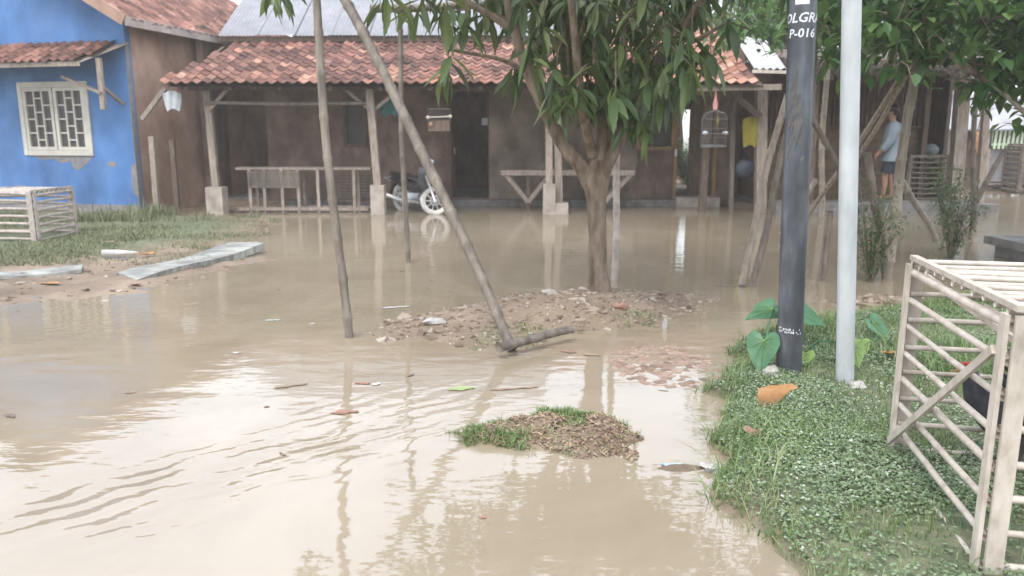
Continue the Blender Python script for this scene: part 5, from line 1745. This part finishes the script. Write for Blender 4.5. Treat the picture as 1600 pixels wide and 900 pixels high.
for _ in range(2400):
    if k >= 230:
        break
    x, y = rb.uniform(.66, 1.42), rb.uniform(4.46, 5.5)
    if ((x - 1.03) / .36) ** 2 + ((y - 4.98) / .5) ** 2 > 1:
        continue
    o = link('brick', BM_, bp_)
    s = rb.uniform(.4, .85)
    o.matrix_basis = Matrix.Translation((x, y, rb.uniform(-.003, .005))) @ Euler((rb.uniform(-.06, .06), rb.uniform(-.06, .06), rb.uniform(0, 3.1))).to_matrix().to_4x4() @ Matrix.Diagonal((s, s * rb.uniform(.8, 1.3), 1, 1))
    k += 1


# ------------------------------------------------------------------ taro, stones, fallen leaves by the posts
def heart(L, W, cup=.1):
    """a heart shaped leaf lying along +X, base notch at the origin"""
    out = [(0, 0), (-.16, .16), (-.20, .34), (-.08, .48), (.12, .52), (.38, .43), (.66, .25), (.88, .09), (1, 0), (.88, -.09), (.66, -.25), (.38, -.43), (.12, -.52), (-.08, -.48), (-.20, -.34), (-.16, -.16)]
    rib = [(0.02, 0), (.12, 0), (.3, 0), (.5, 0), (.75, 0), (1, 0)]
    vs = [(x * L, y * W, cup * L * (abs(y) * 1.1 - .5 * x * x) + .01 * math.sin(9 * x + 7 * y)) for x, y in out]
    vs.append((.3 * L, 0, -.03 * L))
    c = len(vs) - 1
    fs = [(c, i, (i + 1) % 16) for i in range(16)]
    vs2 = [(x, y, z - .003) for x, y, z in vs]
    fs2 = [(c + 1 + a, c + 1 + b_, c + 1 + d) for a, d, b_ in fs]
    return vs + vs2, fs + fs2


def taro(label, base, leaves, group='taro plants by the posts'):
    t = thing('taro_plant', base, label, 'plant', group)
    for (x, y, z, L, az, pit, roll, m) in leaves:
        vs, fs = heart(L, L * .85)
        T = Matrix.Translation((x, y, z)) @ Matrix.Rotation(az, 4, 'Z') @ Matrix.Rotation(pit, 4, 'Y') @ Matrix.Rotation(roll, 4, 'X')
        lf = MB().add([T @ Vector(v) for v in vs], fs).build('leaf', M[m], t, True)
        ve = MB()
        hz_ = lambda x, y: .1 * L * (abs(y) * 1.1 - .5 * x * x) * .75 - .008 * L
        for tx, ty in ((.95, 0), (.62, .24), (.62, -.24), (.28, .40), (.28, -.40), (-.08, .40), (-.08, -.40)):
            q0 = Vector((.04 * L, 0, .004 - .01 * L)); q1 = Vector((tx * L, ty * L * .85, hz_(tx, ty) + .006))
            ve.tube([T @ q0, T @ ((q0 + q1) / 2 + Vector((0, 0, .003))), T @ q1], [.0022, .0018, .0008], 4)
        ve.build('vein', M['taro_pale'], lf)['kind'] = 'stuff'
        bx, by, bz = base
        MB().tube([(bx, by, bz - .03), (bx + (x - bx) * .4, by + (y - by) * .4, bz + (z - bz) * .75), (x, y, z)], [.009, .007, .005], 6).build('stem', M['taro'], t, True)
    return t
taro('taro plant with a broad drooping leaf at the left foot of the black post', (1.62, 4.78, .06),
     [(1.53, 4.52, .30, .23, R(245), R(62), R(10), 'taro'), (1.78, 5.1, .36, .22, R(190), R(18), R(-25), 'taro')])
taro('taro plant with a wide leaf between the two posts', (1.93, 5.0, .08),
     [(1.83, 5.05, .39, .30, R(-25), R(22), R(25), 'taro'), (2.12, 4.62, .24, .16, R(-80), R(60), R(0), 'taro_pale'), (1.86, 4.7, .16, .13, R(250), R(30), R(0), 'taro_pale')])
taro('taro plant showing left of the foreground cage', (2.62, 5.2, .08),
     [(2.5, 5.2, .25, .20, R(-40), R(45), R(15), 'taro'), (2.3, 4.9, .18, .13, R(-100), R(40), R(0), 'taro_pale')])


def rock(label, c, r, m='stone', name='stone', cat='stone'):
    b = MB().ball(c, r, 9, 6, .16)
    return tag(b.build(name, M[m]), label, cat)
rock('pale stone at the left foot of the black post', (1.555, 4.42, .11), (.06, .05, .05))
rock('pale stone at the foot of the white post', (1.985, 4.22, .10), (.05, .04, .03))
rock('pale stone on the crest of the rubble heap left of the trunk', (.32, 6.75, gz(.32, 6.75) + .02), (.09, .06, .045))
rock('tan stone on the heap right of the trunk', (.93, 6.45, gz(.93, 6.45) + .02), (.07, .05, .035), 'pink_leaf')
rock('white crumpled litter on the left slope of the rubble heap', (-.62, 6.0, max(gz(-.62, 6.0), 0) + .02), (.10, .06, .03), 'pale_litter', 'litter', 'litter')
rock('pale cylindrical can standing in water right of the heap', (1.22, 5.95, .03), (.022, .022, .06), 'pale_litter', 'can', 'can')


def fallen(label, x, y, z, L, W, az, m, curl=.25, pit=0.0, roll=0.0, cat='leaf', name='fallen_leaf', group=None):
    n = 6
    vs, fs = [], []
    if curl < .22 and z < .02:
        curl *= .25
        z = .004
    wob = random.uniform(-.4, .4)
    for i in range(n + 1):
        t = i / n
        w = W * (1 + .35 * math.sin(t * 9 + wob * 8)) * math.sin(PI * (t * .88 + .06)) ** .7
        for j in (-1, 0, 1):
            vs.append(((t - .5) * L, j * w / 2 + wob * L * (t - .5) ** 2, curl * L * ((t - .5) ** 2 * 1.5) + abs(j) * w * curl * .8 + .002 * math.sin(t * 20)))
    for i in range(n):
        for j in range(2):
            fs.append((i * 3 + j, i * 3 + j + 1, (i + 1) * 3 + j + 1, (i + 1) * 3 + j))
    k = len(vs)
    vs += [(a, b_, c - .002) for a, b_, c in vs]
    fs += [tuple(k + q for q in reversed(f)) for f in fs]
    T = Matrix.Translation((x, y, z)) @ Matrix.Rotation(az, 4, 'Z') @ Matrix.Rotation(pit, 4, 'Y') @ Matrix.Rotation(roll, 4, 'X')
    return tag(MB().add([T @ Vector(v) for v in vs], fs).build(name, M[m], smooth=True), label, cat, group)
out_ = [(-.092, -.06), (-.10, .0), (-.088, .062), (-.03, .078), (.03, .062), (.075, .066), (.108, .05), (.07, .028), (.035, .002), (.0, -.035), (-.035, -.075), (-.07, -.09)]
vs = [(-.03, .0, .022)] + [(x, y, .03 * math.sin(x * 24) + .25 * max(0, y) ** 1.2 - .012) for x, y in out_]
fs = [(0, 1 + i, 1 + (i + 1) % 12) for i in range(12)]
vs += [(x, y, z - .003) for x, y, z in vs]
fs += [(13 + a_, 13 + c_, 13 + b_) for a_, b_, c_ in fs]
T = Matrix.Translation((1.40, 3.86, .165)) @ Matrix.Rotation(R(-8), 4, 'Z') @ Matrix.Rotation(R(38), 4, 'X')
tag(MB().add([T @ Vector(v) for v in vs], fs).build('fallen_leaf', M['orange_leaf'], smooth=True), 'large curled orange dead leaf in the grass below the black post', 'leaf')
fallen('small pinkish dead leaf in the grass near the water edge', 1.165, 3.5, .10, .11, .05, R(-55), 'pink_leaf', .3, 0, R(25))
fallen('small orange leaf by the taro left of the cage', 2.42, 4.75, .14, .09, .05, R(10), 'orange_leaf', .3)
fallen('yellow green leaf floating in the middle of the water', -.31, 4.47, .006, .16, .07, R(15), 'green_leaf_float', .08)
fallen('long brown leaf floating right of the yellow green leaf', .02, 4.47, .006, .30, .03, R(12), 'tan_leaf', .05)
fallen('pinkish leaf scrap floating below the left upright pole, nearer the camera', -.93, 4.06, .006, .15, .06, R(10), 'pink_leaf', .1)
fallen('pinkish leaf scrap floating below the left upright pole, farther one', -.93, 4.57, .006, .10, .04, R(-10), 'pink_leaf', .1)
fallen('curved tan leaf floating left of the upright pole', -1.36, 4.52, .006, .20, .04, R(25), 'tan_leaf', .12)
fallen('white scrap floating beside the farther pinkish leaf', -.84, 4.55, .008, .05, .04, R(40), 'pale_litter', .1, cat='litter', name='litter')
fallen('white foam scrap floating at the left end of the rubble heap', -1.05, 6.75, .008, .26, .06, R(20), 'pale_litter', .05, cat='litter', name='litter')
fallen('pale scrap floating off the far side of the left pole', -2.0, 6.25, .008, .12, .05, R(8), 'pale_litter', .05, cat='litter', name='litter')
fallen('tan scrap in the water just right of the lying bamboo', .40, 5.28, .008, .11, .05, R(-20), 'pink_leaf', .2, cat='litter', name='litter')
fallen('curled tan leaf floating before the brick patch', .56, 5.2, .008, .12, .04, R(-10), 'tan_leaf', .2)
fallen('pale blue plastic scrap on the mud right of the small heap', .76, 3.34, .016, .13, .06, R(-15), 'blue_litter', .15, cat='litter', name='litter')
fallen('white plastic scrap by the water edge below the grass', .90, 3.30, .01, .09, .06, R(-35), 'pale_litter', .25, cat='litter', name='litter')
fallen('dark leaf floating at the far left of the water', -2.75, 4.0, .006, .09, .035, R(-30), 'bamboo_dark', .1)
fallen('light stick lying across the foot of the leaning bamboo pair', 2.25, 7.72, .02, .4, .03, R(-8), 'bamboo', .02, cat='stick', name='stick')
fallen('pale leaf floating behind the rubble heap near the trunk', 1.5, 7.35, .008, .22, .05, R(5), 'pale_litter', .03, cat='litter', name='litter')
rl = random.Random(9)
for q in range(26):
    x, y = rl.uniform(-2.6, 2.0), rl.uniform(2.7, 11.5)
    if gz(x, y) > -.03:
        continue
    fallen('tiny leaf fleck floating on the open brown water', x, y, .005, rl.uniform(.025, .07), rl.uniform(.015, .03), rl.uniform(0, 3), rl.choice(['tan_leaf', 'pale_litter', 'bamboo_dark', 'pink_leaf']), .05, group='leaf flecks on the water', cat='leaf')

# ------------------------------------------------------------------ boards and litter at left
def board(name, pts, th, m, label):
    """four top corners, warped between them"""
    n, k = 10, 4
    a, b_, c, d = [Vector(p) for p in pts]
    top = []
    for i in range(n + 1):
        u_ = i / n
        for j in range(k + 1):
            v_ = j / k
            p = a.lerp(b_, u_).lerp(d.lerp(c, u_), v_)
            top.append(p + Vector((0, 0, .02 * math.sin(u_ * 7 + v_) - .015 * v_)))
    N_ = len(top)
    vs = top + [p - Vector((0, 0, th)) for p in top]
    fs = []
    for i in range(n):
        for j in range(k):
            q = i * (k + 1) + j
            fs.append((q, q + 1, q + k + 2, q + k + 1))
            fs.append((N_ + q, N_ + q + k + 1, N_ + q + k + 2, N_ + q + 1))
    for i in range(n):
        for j in (0, k):
            q, q2 = i * (k + 1) + j, (i + 1) * (k + 1) + j
            fs.append((q, q2, N_ + q2, N_ + q))
    for i in (0, n):
        for j in range(k):
            q = i * (k + 1) + j
            fs.append((q, q + 1, N_ + q + 1, N_ + q))
    return tag(MB().add(vs, fs).build(name, M[m]), label, 'board')
board('discarded_board', [(-3.95, 7.95, .03), (-3.28, 10.1, .12), (-3.75, 10.15, .13), (-4.35, 8.35, .04)], .09, 'board', 'pale green thick board lying half in water at left centre')
board('discarded_board', [(-6.2, 7.85, .05), (-4.75, 8.35, .06), (-4.95, 8.75, .06), (-6.2, 8.2, .07)], .04, 'board', 'thin pale board lying on grey mud at the left edge')
b = MB().tube([(-5.2, 9.65, .06), (-5.02, 9.68, .06), (-4.78, 9.72, .055)], [.045, .042, .015], 10)
tag(b.build('plastic_bottle', M['pale_litter'], smooth=True), 'white plastic bottle lying at the grass edge on the left', 'bottle')
fallen('orange scrap lying at the grass edge right of the bottle', -4.62, 9.6, .05, .26, .14, R(5), 'orange_leaf', .15, cat='litter', name='litter')
fallen('yellowish scrap on the grey mud below the thin board', -4.72, 7.75, .03, .2, .1, R(0), 'orange_leaf', .1, cat='litter', name='litter')
fallen('pinkish scrap on mud left of the thick board tip', -3.85, 7.72, .03, .13, .08, R(0), 'pink_leaf', .1, cat='litter', name='litter')
fallen('white scrap at the far edge of the thick board', -3.55, 10.4, .09, .16, .08, R(0), 'pale_litter', .1, cat='litter', name='litter')
fallen('pale scrap in the grass beside the grey cage', -5.55, 10.5, .09, .2, .08, R(0), 'tan_leaf', .1, cat='litter', name='litter')

# ------------------------------------------------------------------ right side: concrete block, bushes, far shed, fence, trees
b = MB()
b.box((6.85, 9.55, .20), (1.4, .8, .10)); b.box((6.9, 9.55, .02), (1.25, .68, .28))
tag(b.build('concrete_block', M['concrete_dark']), 'grey concrete block standing in the water behind the cage', 'block')


def bush(label, base, h, rad, n, L, W, seed, nst=7, name='feathery_bush'):
    r_ = np.random.default_rng(seed)
    t = thing(name, base, label, 'bush')
    b = MB()
    P = []
    for s_ in range(nst):
        a = r_.uniform(0, 2 * PI)
        tip = np.array([base[0] + rad * math.cos(a) * r_.uniform(.2, 1), base[1] + rad * math.sin(a) * r_.uniform(.2, 1), base[2] + h * r_.uniform(.55, 1)])
        b0 = np.array(base) - np.array([0, 0, .1])
        b.tube([b0, b0 * .5 + tip * .5 + np.array([0, 0, .08 * h]), tip], [.012, .008, .003], 5)
        for q in range(n // nst):
            tt = r_.uniform(.12, 1) ** .8
            P.append(b0 * (1 - tt) + tip * tt + np.array([0, 0, .16 * h * tt * (1 - tt)]) + r_.normal(0, rad * .16, 3))
    b.build('stem', M['bark'], t)
    P = np.array(P)
    P[:, 2] = np.maximum(P[:, 2], base[2])
    o = link('foliage', leaf_mesh('foliage', M['bush_leaf'], P, r_.uniform(0, 2 * PI, len(P)), r_.uniform(-.7, .8, len(P)), r_.uniform(.6, 1.3, len(P)) * L, W, droop=.2), t)
    o['kind'] = 'stuff'
    return t
bush('feathery green bush just right of the white post', (3.82, 8.05, 0), 1.15, .32, 1500, .06, .016, 3, 9)
bush('feathery green bush right of the trellis post above the cage', (5.6, 9.7, 0), 1.0, .36, 1300, .07, .018, 4, 9)
bush('leafy sapling with grey green leaves beside the shed post', (6.9, 12.2, 0), 1.25, .3, 700, .07, .03, 6, 5)


def vine(label, name, boxes, n, L, W, seed, cat='vine'):
    r_ = np.random.default_rng(seed)
    t = thing(name, (boxes[0][0], boxes[0][2], 2.3), label, cat)
    P = []
    tot = sum(q[6] for q in boxes)
    for x0, x1, y0, y1, z0, z1, w_ in boxes:
        k = int(n * w_ / tot)
        c = r_.uniform((x0, y0, z0), (x1, y1, z1), (max(1, k // 14), 3))
        P.append(c[r_.integers(0, len(c), k)] + r_.normal(0, .13, (k, 3)))
    P = np.concatenate(P)
    o = link('foliage', leaf_mesh('foliage', M['vine_leaf'], P, r_.uniform(0, 2 * PI, len(P)), r_.uniform(-1.2, .5, len(P)), r_.uniform(.7, 1.3, len(P)) * L, r_.uniform(.8, 1.1, len(P)) * W, droop=.25, fold=.2, wide=(1.0, .7)), t)
    o['kind'] = 'stuff'
    b = MB()
    for q in P[::16]:
        a = Vector(q)
        e = a + Vector(r_.uniform(-.4, .4, 3))
        b.tube([a, (a + e) / 2 + Vector((0, 0, .05)), e], [.006, .005, .004], 4)
    b.build('runner', M['bark'], t)['kind'] = 'stuff'
    return t
vine('climbing vine with broad green leaves over the trellis at upper right', 'trellis_vine',
     [(3.1, 4.3, 7.6, 8.8, 2.35, 2.95, 1.0), (4.2, 6.6, 7.4, 9.0, 2.3, 3.0, 1.9), (4.9, 5.6, 8.0, 8.6, 1.95, 2.4, .35), (5.3, 6.4, 7.6, 8.6, 1.6, 2.4, .7), (3.2, 8.5, 7.2, 13.5, 3.0, 3.6, 7.0)], 8500, .15, .10, 5)  # last box: unseen canopy overhead, added to darken the shed side
# a few large clear leaves at the edge of the vine
t = thing('vine_shoot', (4.7, 8.2, 2.1), 'drooping vine shoot with large pale leaves beside the trellis post', 'vine')
for (x, y, z, L, az, pit) in ((4.75, 8.2, 2.02, .22, R(200), R(50)), (4.8, 8.15, 2.06, .24, R(250), R(40)), (4.9, 8.2, 2.05, .22, R(-40), R(45)), (4.83, 8.2, 1.98, .2, R(270), R(70)), (4.95, 8.2, 2.1, .2, R(10), R(30))):
    V, F = leaf_arrays(np.array([[x, y, z]]), np.array([az]), np.array([-pit]), L, L * .5, droop=.2, fold=.2, wide=(1, .8))
    link('leaf', np_mesh('leaf', V, F, M['vine_leaf'], None), t)
MB().tube([(4.6, 8.2, 2.4), (4.75, 8.2, 2.25), (4.85, 8.18, 2.05)], .008, 6).build('stem', M['bark'], t)


def broad_tree(label, base, h, clumps, n, L, seed, trunk_r=.16, name='shade_tree', group='trees behind the houses'):
    r_ = np.random.default_rng(seed)
    t = thing(name, base, label, 'tree', group)
    bx, by, bz = base
    b = MB()
    b.tube([(bx, by, bz - .2), (bx + .05, by, bz + h * .25), (bx - .05, by, bz + h * .5)], [trunk_r * 1.3, trunk_r, trunk_r * .75], 10)
    for cx_, cy_, cz_, rx, ry, rz_ in clumps:
        b.tube([(bx - .05, by, bz + h * .45), ((bx + cx_) / 2, (by + cy_) / 2, (bz + h * .5 + cz_) / 2), (cx_, cy_, cz_)], [trunk_r * .6, trunk_r * .4, trunk_r * .12], 7)
    b.build('trunk', M['bark'], t, True)
    P = []
    tot = sum(c[3] * c[4] * c[5] for c in clumps)
    for cx_, cy_, cz_, rx, ry, rz_ in clumps:
        k = int(n * rx * ry * rz_ / tot)
        d_ = r_.normal(0, 1, (k // 30 + 2, 3))
        d_ /= np.linalg.norm(d_, axis=1)[:, None]
        c = np.array([cx_, cy_, cz_]) + d_ * np.array([rx, ry, rz_]) * r_.uniform(.45, 1, (len(d_), 1))
        P.append(c[r_.integers(0, len(c), k)] + r_.normal(0, .24, (k, 3)) * np.array([1, 1, .7]))
    P = np.concatenate(P)
    o = link('crown', leaf_mesh('crown', M['tree_leaf'], P, r_.uniform(0, 2 * PI, len(P)), r_.uniform(-1.1, .5, len(P)), r_.uniform(.7, 1.3, len(P)) * L, L * .45, droop=.2, fold=.2), t)
    o['kind'] = 'stuff'
    return t
broad_tree('dense green tree behind the bamboo shed, seen above its roof', (8.2, 24.5, .1), 6, [(7.2, 24, 4.3, 1.8, 1.5, 1.4), (9.6, 24.5, 4.6, 1.9, 1.5, 1.6), (8.4, 25, 6.0, 2.0, 1.6, 1.4)], 14000, .22, 51)
broad_tree('green tree beyond the far shed at the right edge', (14.5, 26.5, .1), 6, [(13.4, 26, 4.2, 1.9, 1.5, 1.3), (16.2, 26.4, 4.6, 2.2, 1.6, 1.6), (14.6, 27, 6.1, 2.2, 1.7, 1.5)], 14000, .22, 52)
broad_tree('green tree behind the right end of the tiled roof', (5.6, 26.5, .1), 5.2, [(5.2, 26, 3.6, 1.3, 1.2, 1.1), (6.4, 26.5, 4.2, 1.3, 1.2, 1.1)], 8000, .2, 53)
bush('green shrub seen through the back door of the house', (5.3, 23.6, .1), 1.5, .8, 2600, .12, .05, 8, 10, 'shrub')
bush('pale green shrub seen below the far tarpaulin', (11.9, 23.0, .1), 1.8, .8, 2200, .14, .06, 9, 9, 'shrub')

# far shed with tarpaulin and picket fence
t = thing('tarpaulin_shelter', (13, 21.6, .1), 'far shelter with a grey white tarpaulin roof at the right edge', 'shelter')
b = MB()
n = 8
vs, fs = [], []
for th in (0, -.03):
    for i in range(n + 1):
        u_ = i / n
        for j in range(n + 1):
            v_ = j / n
            vs.append((11.85 + u_ * 4.0, 21.2 + v_ * 1.8, 1.72 + v_ * .95 - .5 * max(0, .3 - u_) * v_ + .08 * math.sin(u_ * 6) * v_ + .04 * math.sin(v_ * 9) + th))
k0 = (n + 1) ** 2
for q in (0, k0):
    for i in range(n):
        for j in range(n):
            a = q + i * (n + 1) + j
            fs.append((a, a + n + 1, a + n + 2, a + 1))
b.add(vs, fs).build('tarpaulin', M['tarp'], t, True)
for x in (12.0, 13.05, 15.6):
    MB().bar((x, 21.4, .0), (x, 21.4, 1.75), .1, .1, (0, 1, 0)).build('post', M['wood'], t)
MB().box((14.6, 21.5, .75), (2.9, .06, .9)).build('wall_panel', M['grey_wall'], t)
MB().box((12.75, 21.6, .85), (.75, .06, 1.6)).build('wall_panel', M['wood_dark'], t)
MB().box((14.6, 22.6, 1.0), (2.9, .06, 1.6)).build('wall_panel', M['wood_dark'], t)
t = thing('picket_fence', (13.5, 21.3, 1.2), 'pale green picket fence above the grey panel at the right edge', 'fence')
for i in range(15):
    x = 12.95 + i * .12
    MB().bar((x, 21.36, 1.2), (x + .03, 21.36, 1.78 + .02 * (i % 3)), .065, .02, (0, 1, 0)).build('picket', M['fence_green'], t)
MB().bar((12.9, 21.39, 1.32), (14.9, 21.39, 1.32), .03, .06).build('rail', M['fence_green'], t)
b = MB().ball((12.55, 21.15, 1.35), (.18, .1, .32), 10, 8, .12)
tag(b.build('hanging_sack', M['orange_leaf'], smooth=True), 'ochre sack hanging under the far tarpaulin', 'sack')

# ------------------------------------------------------------------ added volume standing in for lens fog, a thin haze over the yard
hb = MB().box((0, 150, 9.0), (2600, 2600, 21.0))
hz = hb.build('veil', None)
hz['kind'] = 'stuff'
hz['label'] = 'added volume imitating lens fog, a thin pale haze over the whole flooded yard'
m, nt, out = _nt('lens_veil')
pv = nt.nodes.new('ShaderNodeVolumePrincipled')
pv.inputs['Color'].default_value = (.95, .91, .87, 1)
pv.inputs['Density'].default_value = 0.0026
pv.inputs['Anisotropy'].default_value = 0.2
nt.links.new(pv.outputs['Volume'], out.inputs['Volume'])
hz.data.materials.append(m)
SC.cycles.volume_bounces = 1
